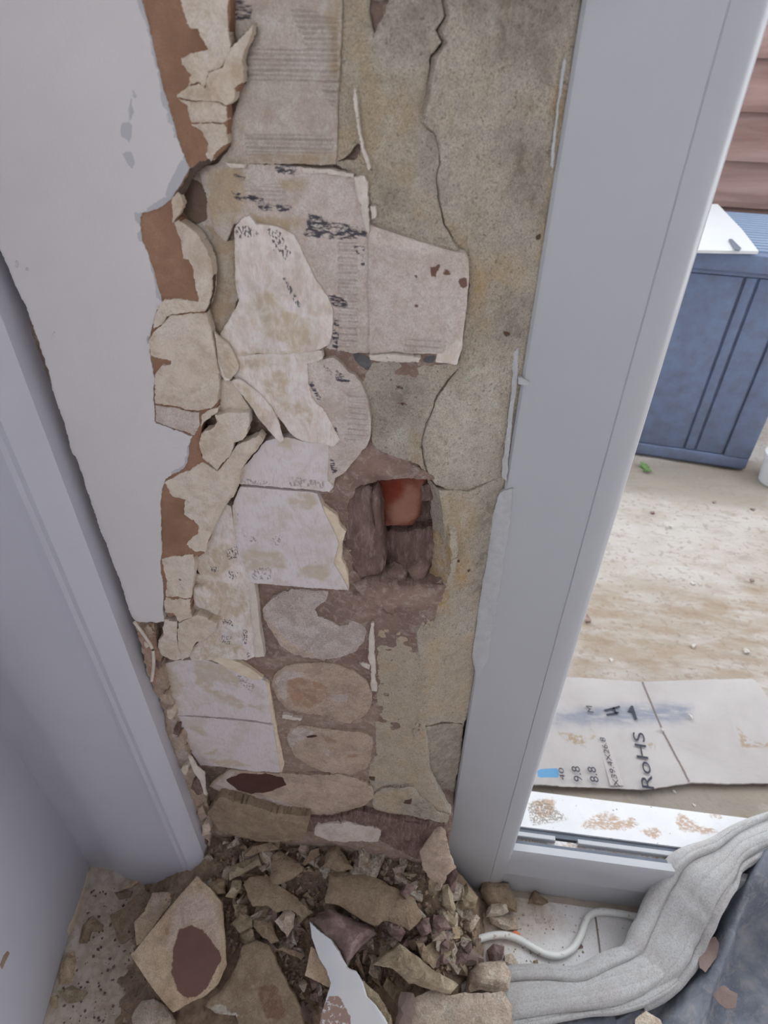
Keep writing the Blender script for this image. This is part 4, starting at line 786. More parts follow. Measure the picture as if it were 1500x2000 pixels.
# ledges at the foot of the wall
LG = dict(step=.003, rag=2.0, relief=.0016, rscale=70, bev=.002)
part('plaster_ledge', [(430, 1560), (480, 1576), (540, 1592), (600, 1600), (590, 1640), (500, 1640), (430, 1620), (410, 1590)], -.010, .02, m_tan, **LG)
part('plaster_ledge', [(560, 1596), (640, 1606), (700, 1590), (760, 1604), (830, 1616), (800, 1640), (700, 1630), (620, 1626)], -.004, .02, m_lump, **LG)
part('plaster_ledge', [(620, 1616), (680, 1614), (740, 1630), (736, 1642), (650, 1638), (616, 1630)], -.008, .02, m_lightadh, **LG)
part('plaster_ledge', [(740, 1600), (800, 1604), (872, 1618), (868, 1680), (800, 1672), (740, 1640)], -.002, .02, m_lump, **LG)

# ---- the cavity and the masonry seen in it
part('cavity_back', [(660, 905), (890, 905), (895, 1175), (660, 1175)], .040, .01, m_lump, step=.004, rag=0, relief=.002, rscale=50)
part('brick', [(728, 930), (836, 922), (824, 985), (818, 1014), (806, 1029), (780, 1031), (746, 1030), (740, 1000), (734, 960)], .022, .02, m_brick, step=.0024, rag=1, relief=.0009, rscale=60, bev=.004, dome=.004, stains={'s0': [[(736, 936), (790, 934), (785, 960), (765, 990), (750, 985), (742, 960)]], 's3': [[(760, 985), (800, 950), (822, 960), (815, 1010), (770, 1020)]]})
part('brick', [(746, 1038), (800, 1036), (846, 1030), (872, 1010), (876, 1100), (860, 1140), (800, 1120), (752, 1124), (744, 1080)], .026, .02, m_lump, step=.0024, rag=2, relief=.0025, rscale=60, dome=.004)
part('brick', [(770, 1050), (800, 1046), (820, 1070), (815, 1100), (780, 1105), (764, 1080)], .0235, .01, m_lump, step=.0024, rag=2, relief=.0015, rscale=60, dome=.002, stains={'s3': [[(770, 1050), (820, 1070), (815, 1100), (764, 1080)]], 's0': []})
part('brick', [(822, 950), (854, 946), (856, 978), (824, 979)], .020, .02, m_lump, step=.002, rag=.6, relief=.0008, bev=.002)
part('mortar_lump', [(676, 968), (696, 956), (722, 954), (736, 968), (744, 1000), (742, 1040), (750, 1080), (749, 1112), (738, 1124), (700, 1132), (684, 1110), (674, 1060), (676, 1010)], .006, .02, m_lump, step=.002, rag=2, relief=.0022, rscale=55, dome=.003, bev=.003)
part('mortar_lump', [(735, 958), (741, 1000), (744, 1040), (736, 1036), (730, 1000), (728, 965)], .0, .01, m_lump, step=.0016, rag=1, relief=.001, dome=.002)
part('mortar_lump', [(752, 1124), (770, 1114), (794, 1118), (796, 1134), (770, 1140), (756, 1134)], .014, .02, m_mauve, step=.002, rag=1.2, relief=.0015, dome=.004, bev=.003)
part('mortar_lump', [(796, 1118), (820, 1100), (838, 1108), (832, 1128), (804, 1136)], .014, .02, m_mauve, step=.002, rag=1.2, relief=.0015, dome=.005, bev=.003)
part('mortar_lump', [(690, 1140), (740, 1134), (790, 1146), (850, 1146), (868, 1150), (858, 1178), (824, 1196), (790, 1188), (760, 1196), (730, 1170), (706, 1164)], .0035, .02, m_mauve, step=.0022, rag=2, relief=.0022, rscale=60, dome=.003, bev=.003, stains={'s0': [[(760, 1150), (860, 1150), (850, 1180), (790, 1186)]], 's1': [[(690, 1140), (820, 1150), (760, 1190), (710, 1165)]]})
part('mortar_lump', [(690, 1160), (720, 1165), (752, 1192), (766, 1204), (752, 1206), (724, 1192), (700, 1176)], .0025, .01, m_mauve, step=.002, rag=1.5, relief=.0015, dome=.002, stains={'s1': [[(690, 1160), (760, 1200), (720, 1190)]], 's0': [], 's2': []})
part('mortar_lump', [(684, 916), (716, 900), (750, 896), (790, 904), (830, 922), (848, 938), (800, 931), (740, 938), (706, 946), (672, 956), (640, 962), (622, 960), (650, 940), (668, 930)], .0042, .012, m_mauve, step=.0022, rag=2.0, relief=.0012, rscale=70, bev=.0008, stains={'s1': [[(690, 910), (750, 898), (800, 910), (760, 925), (700, 930)]]})
part('cavity_cheek', [(852, 946), (868, 962), (876, 1010), (882, 1060), (882, 1100), (872, 1140), (850, 1150), (840, 1120), (846, 1060), (840, 1000)], Plane(np.array(onY(866, 1050, .014)), (-.75, -.66, .05)), .006, m_render, step=.002, rag=1.5, relief=.0014, bev=.0004, stains={'s2': [[(835, 1030), (885, 1030), (885, 1150), (835, 1150)]], 's0': [[(835, 940), (885, 940), (885, 1040), (835, 1040)]]})
# torn flap of lining hanging off the wall beside the frame
part('lining_flap', [(842, 1630), (856, 1604), (866, 1608), (872, 1640), (880, 1672), (889, 1698), (874, 1708), (869, 1728), (846, 1727), (826, 1698), (820, 1664)], Plane(np.array(onY(855, 1660, -.012)), (-.1, -1, .35)), .0035, m_dab, step=.0025, rag=1.8, relief=.0012, back=True, dome=.004)
# frayed scrim and mortar filling the gap along the architrave
tube('loose_strand', [onY(a, b_, -.012) for a, b_ in [(262, 1215), (285, 1245), (298, 1270), (300, 1300), (296, 1330)]], .0016, m_grout, wall, seg=6)
part('gap_filling', [(262, 1212), (300, 1218), (306, 1262), (318, 1300), (326, 1344), (344, 1392), (352, 1432), (370, 1470), (384, 1520), (404, 1560), (412, 1610), (408, 1660), (396, 1650), (360, 1540), (330, 1440), (296, 1340)], -.004, .01, m_dab, step=.0022, rag=3, relief=.0026, rscale=70, stains={'s1': [[(262, 1212), (300, 1218), (318, 1300), (300, 1340)]], 's3': [[(330, 1400), (350, 1420), (372, 1500), (350, 1490)]]})
gp = [(290, 1236, 14), (286, 1262, 9), (308, 1300, 8), (320, 1362, 10), (334, 1398, 14), (342, 1432, 9), (352, 1452, 15), (364, 1500, 9), (386, 1536, 16), (392, 1590, 13), (404, 1620, 18), (398, 1652, 12)]
for i, (a, b_, w_) in enumerate(gp):
    q = []
    for t in np.linspace(0, 2 * math.pi, 7)[:-1] + random.uniform(0, 1):
        k_ = random.uniform(.55, 1.35)
        q.append((a + w_ * .75 * math.cos(t) * k_, b_ + w_ * 1.05 * math.sin(t) * k_))
    part('mortar_crumb', q, -.007 - .003 * random.random(), .012, [m_dab, m_cream, m_lump][i % 3], step=.0026, rag=2.4, relief=.0022, rscale=90, bev=.0016)
part('plaster_sliver', [(366, 1478), (374, 1484), (382, 1500), (398, 1514), (400, 1546), (404, 1556), (398, 1552), (390, 1526), (378, 1508), (372, 1494)], -.014, .004, m_grout, step=.0016, rag=.6, relief=.0004)

# ================================================================== OUTDOORS
ZG = -.07
gnd_nx, gnd_ny = 70, 70
gv = []; gf = []
for j in range(gnd_ny + 1):
    for i in range(gnd_nx + 1):
        x = -.6 + 3.6 * i / gnd_nx; y = yk3 - .02 + (2.6 - yk3) * (j / gnd_ny)
        gv.append((x, y, ZG + .006 * fbm((x, y, 0), 3, 3, 4) + .0025 * fbm((x, y, 0), 14, 2, 8)))
for j in range(gnd_ny):
    for i in range(gnd_nx):
        k = j * (gnd_nx + 1) + i; gf.append((k, k + 1, k + gnd_nx + 2, k + gnd_nx + 1))
me = bpy.data.meshes.new('ground'); me.from_pydata(gv, [], gf); me.update()
P = np.array(gv)[:, :2]
for key, polys in {'s0': [[(1100, 1180), (1250, 1160), (1500, 1190), (1520, 1300), (1400, 1310), (1250, 1280), (1120, 1300)], [(1100, 1150), (1520, 1140), (1520, 1340), (1100, 1340)]], 's2': [[(1000, 1530), (1520, 1500), (1520, 1640), (1000, 1600)], [(1200, 900), (1520, 900), (1520, 1000), (1200, 960)]]}.items():
    best = np.full(len(P), -1e3)
    for poly in polys: best = np.maximum(best, sdist(P, np.array([onZ(a, b_, ZG)[:2] for a, b_ in poly])) * 1000)
    a_ = me.attributes.new(key, 'FLOAT', 'POINT'); a_.data.foreach_set('value', best.astype(np.float32))
smooth(me, 80)
ground = link('ground', me, None, m_ground); tag(ground, kind='structure')

# cardboard lying on the concrete, with its print
ZC = ZG + .016
PC = PZ(ZC)
cardpx = [(1010, 1318), (1110, 1322), (1180, 1326), (1250, 1331), (1320, 1329), (1380, 1326), (1470, 1325), (1482, 1336), (1500, 1362), (1540, 1420), (1580, 1500), (1580, 1530), (1500, 1529), (1420, 1530), (1350, 1528), (1300, 1536), (1255, 1541), (1180, 1537), (1110, 1535), (1040, 1531), (960, 1528)]
def curl(uv, P0):
    d = np.clip((.30 - (P0[:, 1] - 0)) / .08, 0, 1)
    return .004 * np.sin(P0[:, 0] * 14) * d
card = slab('cardboard_sheet', cardpx, PC, .004, m_card, None, step=.008, rag=.8, relief=.0006, rscale=12, bev=.001, back=True, fn=curl,
            stains={'s0': [[(1085, 1392), (1160, 1384), (1240, 1380), (1290, 1374), (1345, 1378), (1348, 1400), (1310, 1410), (1240, 1412), (1150, 1416), (1085, 1414)]],
                    's1': [[(1090, 1432), (1140, 1434), (1146, 1460), (1110, 1450)], [(1150, 1410), (1166, 1440), (1156, 1442)], [(1440, 1420), (1470, 1450), (1530, 1452), (1530, 1462), (1450, 1458)], [(1260, 1450), (1280, 1452), (1276, 1468)]],
                    's2': [[(1050, 1502), (1090, 1500), (1094, 1518), (1050, 1518)]]})
tag(card, 'flattened grey-brown cardboard sheet with printed numbers lying on the concrete', 'cardboard')
PCt = PZ(ZC + .0022)
slab('crease', [(1254, 1332), (1256, 1331), (1298, 1431), (1348, 1526), (1346, 1528), (1296, 1432)], PZ(ZC + .0016), .001, m_cardedge, card, rag=.5, relief=0, bev=0, step=.006)
slab('pale_stripe', [(1168, 1443), (1186, 1440), (1200, 1480), (1218, 1534), (1192, 1534), (1180, 1490)], PZ(ZC + .0009), .001, m_cardstripe, card, rag=.4, relief=0, bev=0, step=.006)
def text_on(body, p_start, p_end, px_height_vec, name='printed_lettering'):
    """flat print: baseline from pixel p_start to p_end, cap height along px_height_vec"""
    cu = bpy.data.curves.new('t', 'FONT'); cu.body = body; cu.size = 1; cu.extrude = .0
    ob = bpy.data.objects.new('t', cu); COL.objects.link(ob)
    dg = bpy.context.evaluated_depsgraph_get(); dg.update()
    me = bpy.data.meshes.new_from_object(ob.evaluated_get(dg)); bpy.data.objects.remove(ob)
    co = np.array([v.co[:] for v in me.vertices])
    w_ = co[:, 0].max(); h_ = co[:, 1].max(); x_ = co[:, 0].min()
    z = ZC + .0042
    a = np.array(onZ(*p_start, z)); b_ = np.array(onZ(*p_end, z)); c = np.array(onZ(p_start[0] + px_height_vec[0], p_start[1] + px_height_vec[1], z))
    for v, p in zip(me.vertices, co):
        q = a + (b_ - a) * (p[0] - x_) / (w_ - x_) + (c - a) * p[1] / h_
        v.co = q
    me.update()
    me.name = name
    o = link(name, me, card, m_ink); return o
text_on('RoHS', (1278, 1542), (1257, 1432), (-24, -4))
text_on('X39.4X26.8', (1211, 1537), (1181, 1441), (-11, -2))
text_on('9.8', (1138, 1527), (1131, 1497), (-16, -1))
text_on('8.8', (1170, 1528), (1162, 1498), (-16, -1))
text_on('40', (1104, 1524), (1100, 1500), (-10, -1))
text_on('M', (1160, 1392), (1156, 1379), (-12, -1))
for q in ([(1232, 1378), (1236, 1378), (1245, 1404), (1240, 1406), (1234, 1390), (1226, 1390)], [(1180, 1386), (1210, 1378), (1212, 1381), (1182, 1389)], [(1196, 1382), (1200, 1381), (1206, 1394), (1202, 1395)], [(1184, 1394), (1208, 1390), (1209, 1393), (1186, 1397)]):
    slab('printed_mark', q, PZ(ZC + .0036), .0006, m_ink, card, rag=.3, relief=0, bev=0, step=.006)

# garden storage box
bb0 = np.array(onZ(1453, 922, ZG)); bb1 = np.array(onZ(1240, 890, ZG))
dx = Vector((bb0[0] - bb1[0], bb0[1] - bb1[1], 0)).normalized(); dyv = Vector((-dx.y, dx.x, 0))
if dyv.y < 0: dyv = -dyv
def on_vert(px, py, p0, dn_):
    d = ray(px, py); n = np.array((dn_.x, dn_.y, 0)); t = ((np.array(p0) - CAM) @ n) / (d @ n); return CAM + d * t
ztopb = on_vert(1440, 494, bb0, dyv)[2]
bw = 1.02; bdp = .52
deckbox = empty('storage_box', (bb0[0], bb0[1], ZG))
RZ = math.atan2(dx.y, dx.x)
deckbox.rotation_euler = (0, 0, RZ)
def lbox(name, lo, hi, m, par=deckbox, bev=.004): return box(name, lo, hi, m, par, bev)
hb = ztopb - ZG
bod = lbox('body', (-bw, .012, .0), (0, bdp, hb - .02), m_box)
def local(px, py):      # pixel on the box front -> local x, z
    p = on_vert(px, py, bb0, dyv); q = Vector((p[0] - bb0[0], p[1] - bb0[1], 0)); return q.dot(dx), p[2] - ZG
zb = local(1400, 888)[1]; zt_ = local(1440, 540)[1]
# frame of the front panel and its boards with grooves between
lbox('rail', (-bw, 0, .01), (0, .03, zb), m_box); lbox('rail', (-bw, 0, zt_), (0, .03, hb - .045), m_box)
gxs = [local(1360, 810)[0], local(1384, 810)[0], local(1445, 810)[0]]
lbox('stile', (gxs[2] + .003, 0, zb), (0, .03, zt_), m_box)
xs_ = [-bw, -.72, -.62, gxs[0], gxs[1], gxs[2]]
for a, b_ in zip(xs_[:-1], xs_[1:]):
    lbox('board', (a + .004, .004, zb + .002), (b_ - .004, .03, zt_ - .002), m_box, bev=.003)
lid = lbox('lid', (-bw - .015, -.012, hb - .045), (.015, bdp + .01, hb), m_box)
nr = 16
for i in range(nr):
    y = .02 + (bdp - .04) * i / nr
    lbox('lid_rib', (-bw, y, hb - .006), (0, y + (bdp - .04) / nr * .62, hb + .006), m_boxlid, lid, bev=.003)
tag(deckbox, 'slate-grey plastic garden storage box with ribbed lid standing on the concrete', 'storage box')
# white sheet on the lid
zl = ztopb + .016
shp = [(1300, 398), (1402, 398), (1450, 448), (1482, 490), (1370, 488), (1280, 486)]
wsh = slab('plastic_sheet', shp, PZ(zl), .008, m_white, None, step=.03, rag=0, relief=.0, bev=.001, back=True, centre=True)
tag(wsh, 'white plastic sheet lying on the storage box lid', 'sheet')
wh = slab('dark_clip', [(1424, 466), (1430, 466), (1448, 484), (1444, 488), (1436, 486)], PZ(zl + .006), .004, m_seal, None, rag=0, relief=0, bev=.001, step=.01, back=True)
wh.name = 'clip'; wh.parent = wsh; wh.location = -wsh.location
# fence
yfe = on_vert(1440, 365, bb0 + np.array(dyv) * (bdp + .06), dyv)[1]
fb = np.array(bb0) + np.array(dyv) * (bdp + .05)
fence = empty('timber_fence', (fb[0], fb[1], ZG)); fence.rotation_euler = (0, 0, RZ)
def flocal(px, py):
    p = on_vert(px, py, fb, dyv); return p[2] - ZG
edges_ = [flocal(1470, q) for q in (364, 312, 214, 122, 20)]
hbd = edges_[2] - edges_[1]
zz = edges_[1] - hbd * 7
zfs = [edges_[1] + hbd * k for k in range(-7, 9)]
for k, z in enumerate(zfs):
    if z < -.02: continue
    bm = bmesh.new()
    pr = [(.022, z - .006), (.0, z - .006), (.0, z + .01), (.014, z + hbd + .004), (.022, z + hbd + .004)]
    v0 = [bm.verts.new((-1.5, y, q)) for y, q in pr]; v1 = [bm.verts.new((1.8, y, q)) for y, q in pr]
    for i in range(5): bm.faces.new((v0[i], v0[(i + 1) % 5], v1[(i + 1) % 5], v1[i]))
    bm.faces.new(v0[::-1]); bm.faces.new(v1)
    bmesh.ops.recalc_face_normals(bm, faces=bm.faces[:])
    me = bpy.data.meshes.new('fence_board'); bm.to_mesh(me); bm.free()
    link('fence_board', me, fence, m_fence)
for x in (-1.45, .15, 1.7):
    box('fence_post', (x, .02, 0), (x + .09, .11, 1.75), m_fence, fence)
tag(fence, 'brown overlapping timber board fence behind the storage box', 'fence')
# weed at the foot of the box
wd = empty('weed', tuple(onZ(1262, 918, ZG)))
for i in range(11):
    an = random.uniform(0, 6.28); ln = random.uniform(.02, .045); w_ = ln * .22; up = random.uniform(.3, 1.1)
    d = Vector((math.cos(an), math.sin(an), up)).normalized(); s_ = d.cross(Vector((0, 0, 1))).normalized()
    pts = []
    for t, ww in ((0, .2), (.35, 1), (.7, .8), (1, .05)):
        c = d * ln * t - Vector((0, 0, ln * .35 * t * t))
        pts.append((c - s_ * w_ * ww, c + Vector((0, 0, .002)), c + s_ * w_ * ww))
    v = [tuple(q) for p in pts for q in p]; f = []
    for j in range(3):
        for k in range(2): f.append((j * 3 + k, j * 3 + k + 1, j * 3 + k + 4, j * 3 + k + 3))
    me = bpy.data.meshes.new('leaf'); me.from_pydata(v, [], f); me.update()
    link('leaf', me, wd, m_leaf)
tag(wd, 'small green weed growing at the foot of the storage box', 'weed')
# white tub cut by the frame on the right
pt = onZ(1512, 940, ZG)
bm = bmesh.new()
for (r1, r2, z0, z1) in ((.045, .055, 0, .09), (.059, .059, .085, .097)):
    g_ = bmesh.ops.create_cone(bm, cap_ends=True, segments=28, radius1=r1, radius2=r2, depth=z1 - z0)
    for v in g_['verts']: v.co.z += (z0 + z1) / 2
me = bpy.data.meshes.new('plastic_tub'); bm.to_mesh(me); bm.free(); smooth(me)
tub = link('plastic_tub', me, None, m_white); tub.location = pt
tag(tub, 'white plastic tub standing on the concrete to the right of the storage box', 'tub')

def chunk_mesh(name, seed, k=13, flat=1.0):
    rs = random.Random(seed); bm = bmesh.new()
    for i in range(k):
        d = Vector((rs.choice((-1, 1)) * rs.uniform(.45, 1), rs.choice((-1, 1)) * rs.uniform(.3, 1), rs.choice((-1, 1)) * rs.uniform(.35, 1)))
        bm.verts.new(Vector((d.x * .5, d.y * .5, d.z * .5 * flat)))
    bmesh.ops.convex_hull(bm, input=bm.verts[:])
    loose = [v for v in bm.verts if not v.link_faces]
    if loose: bmesh.ops.delete(bm, geom=loose, context='VERTS')
    bmesh.ops.recalc_face_normals(bm, faces=bm.faces[:])
    me = bpy.data.meshes.new(name); bm.to_mesh(me); bm.free(); return me
# grit on the concrete
CH = [chunk_mesh('chunk', s, 12, .7) for s in range(8)]
for i, (a, b_, s, kind) in enumerate([(1274, 1003, .012, 'dark'), (1309, 1029, .012, 'white'), (1353, 1141, .011, 'white'), (1394, 982, .013, 'red'), (1470, 996, .013, 'red'), (1355, 1264, .012, 'white'), (1457, 1273, .014, 'white'), (1193, 1291, .012, 'white'), (1468, 1135, .011, 'red'), (1347, 1401, .010, 'white'), (1145, 1212, .018, 'dark'),
                                       (1316, 1548, .008, 'white'), (1292, 1426, .008, 'white'), (1355, 1573, .007, 'white')]):
    me = CH[i % 8].copy(); me.materials.clear(); me.materials.append({'dark': m_purple, 'white': m_chipwhite, 'red': m_flake}[kind])
    o = bpy.data.objects.new('pebble', me); COL.objects.link(o)
    oncard = b_ > 1325 and b_ < 1530
    p = onZ(a, b_, ZC + .004 if oncard else ZG)
    o.location = (p[0], p[1], p[2] + s * .25); o.scale = (s, s, s * .8); o.rotation_euler = (0, 0, i)
    tag(o, {'dark': 'dark pebble lying on the pale concrete outside', 'white': 'tiny white pebble lying outside on the concrete or cardboard', 'red': 'small reddish pebble lying on the pale concrete outside'}[kind], 'pebble', 'pebbles outside, ' + kind)

# ================================================================== RUBBLE
def sstep(x, a, b_):
    t = max(0, min(1, (x - a) / (b_ - a))); return t * t * (3 - 2 * t)
def heap_h(x, y):
    w_ = max(0, min(1, (y + .30) / .30))
    xm = sstep(x, -.42, -.27) * (1 - sstep(x, .03, .13))
    return .135 * w_ ** 1.7 * xm
def hit(px, py, off=0.0):
    d = ray(px, py); t = .4; lastt = t
    while t < 3:
        p = CAM + d * t
        if p[2] <= heap_h(p[0], p[1]) + off: break
        t += .002
    return CAM + d * t
# mound of dust and crumbs
nx, ny = 150, 110
v = []; f = []
for j in range(ny + 1):
    for i in range(nx + 1):
        x = -.46 + .64 * i / nx; y = -.34 + .36 * j / ny
        h_ = heap_h(x, y)
        n_ = fbm((x, y, 0), 45, 3, 2) * .006 + fbm((x, y, 0), 150, 2, 6) * .0025
        v.append((x, y, h_ - .010 + n_ * (1 if h_ > .004 else .3)))
for j in range(ny):
    for i in range(nx):
        k = j * (nx + 1) + i; f.append((k, k + 1, k + nx + 2, k + nx + 1))
me = bpy.data.meshes.new('rubble_dust'); me.from_pydata(v, [], f); me.update(); smooth(me, 80)
o = link('rubble_dust', me, None, m_dust); tag(o, 'brown dust and fine crumbs heaped at the foot of the wall', 'dust', kind='stuff')

def rub(name, px, off, tilt, thick, m, label, cat='rubble', dome=.0, relief=None, rag=2.4, stains=None, bev=.003, step=None, group=None, at=None):
    c = np.mean(np.array(px, float), 0) if at is None else at
    p0 = hit(c[0], c[1], off)
    pl = Plane(p0, (tilt[0], tilt[1], 1), up=(0, 1, 0))
    shard = 'shard' in name
    step = step or (.0035 if shard else .0065); relief = relief if relief is not None else (.0010 if shard else .0024)
    o = slab(name, px, pl, thick, m, None, step=step, rag=rag, relief=relief * (1 if shard else 1.3), rscale=70 if shard else 48, bev=bev, dome=dome * 1.3, back=True, centre=True, stains=stains, flat=not shard, spacing_px=5 if shard else 9)
    tag(o, label, cat, group); return o

rub('tile_shard', [(384, 1711), (410, 1735), (432, 1763), (436, 1828), (440, 1885), (422, 1924), (398, 1945), (362, 1963), (338, 1978), (314, 1951), (287, 1915), (254, 1864), (260, 1861), (272, 1846), (320, 1786), (350, 1750)], .035, (-.12, -.35), .006, m_shard,
    'large cream tile shard with a dark maroon oval, lying on the rubble at left', 'tile shard', rag=.8, relief=.0004, bev=.001,
    stains={'s0': [[(350, 1816), (374, 1807), (395, 1816), (410, 1834), (428, 1858), (432, 1873), (419, 1900), (404, 1930), (386, 1945), (362, 1948), (347, 1936), (335, 1900), (338, 1855)]],
            's3': [[(360, 1748), (392, 1742), (424, 1768), (430, 1840), (426, 1860), (400, 1820), (370, 1804), (346, 1820), (334, 1860), (326, 1850), (340, 1780)]], 's2': [[(322, 1812), (330, 1812), (330, 1828), (322, 1826)]]})
rub('tile_shard', [(296, 1744), (338, 1741), (344, 1753), (311, 1792), (278, 1840), (266, 1846), (261, 1801), (281, 1780)], .012, (.1, -.3), .007, m_shard, 'narrow cream tile shard tucked behind the shard with the maroon oval', 'tile shard', stains={'s3': [[(300, 1746), (330, 1742), (310, 1780), (285, 1800)]], 's0': [], 's2': []}, rag=.8)
rub('plaster_lump', [(278, 1735), (296, 1747), (281, 1777), (263, 1804), (261, 1828), (236, 1844), (227, 1828), (215, 1786), (242, 1771)], .006, (.1, -.2), .010, m_tan, 'flat brown plaster piece leaning by the foot of the left architrave')
rub('plaster_lump', [(221, 1744), (242, 1738), (257, 1741), (254, 1753), (233, 1757)], .005, (0, -.1), .01, m_tan, 'small tan lump nearest the left corner of the architrave', dome=.004)
rub('plaster_lump', [(239, 1732), (266, 1715), (272, 1720), (257, 1732), (242, 1738)], .010, (0, -.2), .008, m_shard, 'thin pale sliver lying against the bottom of the left architrave')
rub('plaster_lump', [(161, 1807), (182, 1789), (200, 1804), (197, 1816), (176, 1819), (170, 1840), (155, 1840)], .006, (0, -.1), .012, m_tan, 'hook-shaped tan plaster lump on the dusty floor near the door', dome=.004)
rub('plaster_lump', [(140, 1855), (149, 1879), (146, 1903), (134, 1924), (113, 1924), (114, 1900), (128, 1870)], .006, (.1, -.05), .012, m_shard, 'rounded cream plaster piece lying against the bottom of the white door', dome=.004)
rub('plaster_lump', [(96, 1945), (112, 1946), (112, 1966), (96, 1968)], .006, (.1, -.05), .01, m_shard, 'smallest cream piece against the white door, lowest in the photo', dome=.003)
rub('plaster_lump', [(114, 1936), (140, 1926), (172, 1938), (160, 1954), (130, 1958)], .005, (0, 0), .01, m_olive, 'olive-tan plaster crumb on the dusty floor beside the white door', dome=.004)
rub('plaster_lump', [(254, 2075), (256, 1985), (263, 1970), (275, 1957), (299, 1951), (320, 1965), (335, 1988), (340, 2075)], .02, (0, -.15), .02, m_pale, 'lumpy pale plaster piece at the bottom edge below the maroon-oval shard', dome=.006, relief=.003)
rub('plaster_slab', [(400, 1965), (439, 1920), (460, 1890), (472, 1848), (499, 1836), (526, 1848), (544, 1890), (562, 1926), (580, 1959), (592, 1992), (590, 2060), (540, 2082), (480, 2062), (460, 1986), (418, 1977)], .030, (-.05, -.32), .012, m_tan, 'big speckled brown wedge of plaster at the bottom centre-left', relief=.0014, stains={'s3': [[(400, 1965), (430, 1960), (470, 1984), (460, 1990), (418, 1979)]], 's0': [[(500, 1930), (540, 1920), (560, 1990), (520, 1990)]]})
rub('tile_shard', [(604, 1800), (622, 1818), (646, 1836), (661, 1860), (676, 1890), (694, 1899), (706, 1920), (715, 1947), (739, 1974), (754, 1998), (775, 2075), (606, 2075), (628, 1980), (640, 1941), (646, 1920), (637, 1893), (625, 1875), (610, 1836)], .050, (-.25, -.45), .006, m_shardwhite, 'pointed white glazed tile shard standing up out of the rubble', 'tile shard', rag=.8, relief=.0004, bev=.0008,
    stains={'s0': [[(604, 2075), (628, 1975), (642, 1945), (662, 1945), (672, 1962), (684, 1985), (690, 2075)]], 's2': [[(648, 1940), (700, 1930), (720, 1960), (745, 2000), (740, 2075), (690, 2075), (680, 1970)]]})
rub('stone', [(607, 1794), (640, 1773), (688, 1794), (730, 1812), (733, 1824), (700, 1854), (679, 1881), (664, 1860), (646, 1836)], .028, (.1, -.2), .03, m_purple, 'largest dark maroon stone, beside the pointed white shard', 'stone', dome=.012, relief=.002)
rub('plaster_slab', [(643, 1707), (670, 1701), (685, 1707), (724, 1707), (760, 1728), (808, 1752), (826, 1794), (802, 1818), (787, 1809), (757, 1797), (730, 1809), (688, 1785), (658, 1767), (634, 1764), (640, 1728)], .022, (.05, -.25), .018, m_tan, 'largest sandy tan slab in the middle of the rubble heap', dome=.004, relief=.0014)
rub('plaster_slab', [(475, 1728), (487, 1713), (520, 1713), (541, 1728), (571, 1746), (592, 1767), (613, 1782), (592, 1794), (568, 1776), (541, 1782), (520, 1767), (493, 1770)], .020, (.05, -.3), .012, m_tan, 'long tan slab with a notched lower edge on the heap left of centre', relief=.0014)
rub('plaster_lump', [(532, 1668), (544, 1662), (586, 1683), (596, 1698), (568, 1719), (532, 1728), (529, 1692)], .020, (.1, -.35), .02, m_tan, 'angular five-sided tan chunk high on the heap below the stripped wall', dome=.005)
rub('plaster_lump', [(445, 1695), (502, 1671), (508, 1689), (448, 1719)], .014, (-.1, -.5), .014, m_olive, 'brick-shaped oblong tan chunk near the right foot of the architrave', dome=.003)
rub('plaster_lump', [(472, 1665), (499, 1644), (547, 1644), (544, 1656), (475, 1671)], .014, (0, -.3), .012, m_tan, 'flat tan sliver highest on the heap against the wall', dome=.003)
rub('plaster_lump', [(406, 1725), (427, 1713), (440, 1722), (439, 1743), (424, 1746)], .012, (0, -.3), .014, m_tan, 'round tan lump just above the tip of the maroon-oval shard', dome=.005)
rub('plaster_lump', [(442, 1752), (454, 1719), (472, 1722), (469, 1740), (457, 1755)], .014, (.1, -.3), .014, m_olive, 'upright olive chip right of the tip of the maroon-oval shard', dome=.004)
rub('plaster_lump', [(536, 1800), (559, 1770), (577, 1788), (574, 1812), (562, 1830)], .022, (.2, -.3), .012, m_pale, 'pinkish white diamond-shaped chip left of the pointed white shard', dome=.003)
rub('plaster_lump', [(451, 1806), (469, 1782), (490, 1794), (490, 1809), (466, 1821)], .016, (0, -.3), .016, m_olive, 'olive plaster lump right of the top of the maroon-oval shard', dome=.006)
rub('plaster_lump', [(493, 1794), (517, 1788), (529, 1803), (544, 1839), (529, 1842), (502, 1818)], .014, (0, -.3), .012, m_tan, 'tan claw-shaped piece above the speckled brown wedge', dome=.005)
rub('plaster_lump', [(455, 1767), (478, 1767), (481, 1782), (457, 1791)], .016, (0, -.3), .012, m_olive, 'small squarish olive chip under the notched tan slab', dome=.004)
rub('plaster_lump', [(592, 1686), (607, 1659), (625, 1656), (622, 1671), (598, 1689)], .018, (.2, -.3), .012, m_tan, 'slim tan chip right of the angular five-sided chunk', dome=.004)
rub('tile_shard', [(595, 1905), (607, 1848), (628, 1863), (646, 1923), (640, 1928)], .030, (-.2, -.3), .007, m_shard, 'triangular orange-tan shard behind the pointed white shard', 'tile shard', rag=.6)
rub('plaster_lump', [(538, 1854), (556, 1848), (595, 1866), (589, 1875), (562, 1863)], .016, (0, -.3), .008, m_tan, 'curved brown flake right of the top of the speckled wedge', dome=.003)
rub('plaster_slab', [(730, 1884), (745, 1872), (781, 1845), (814, 1866), (844, 1893), (868, 1908), (898, 1926), (880, 1941), (835, 1932), (799, 1920), (769, 1893)], .040, (.15, -.4), .02, m_olive, 'jagged olive-cream slab of plaster between the white shard and the cloth', dome=.008, relief=.0035)
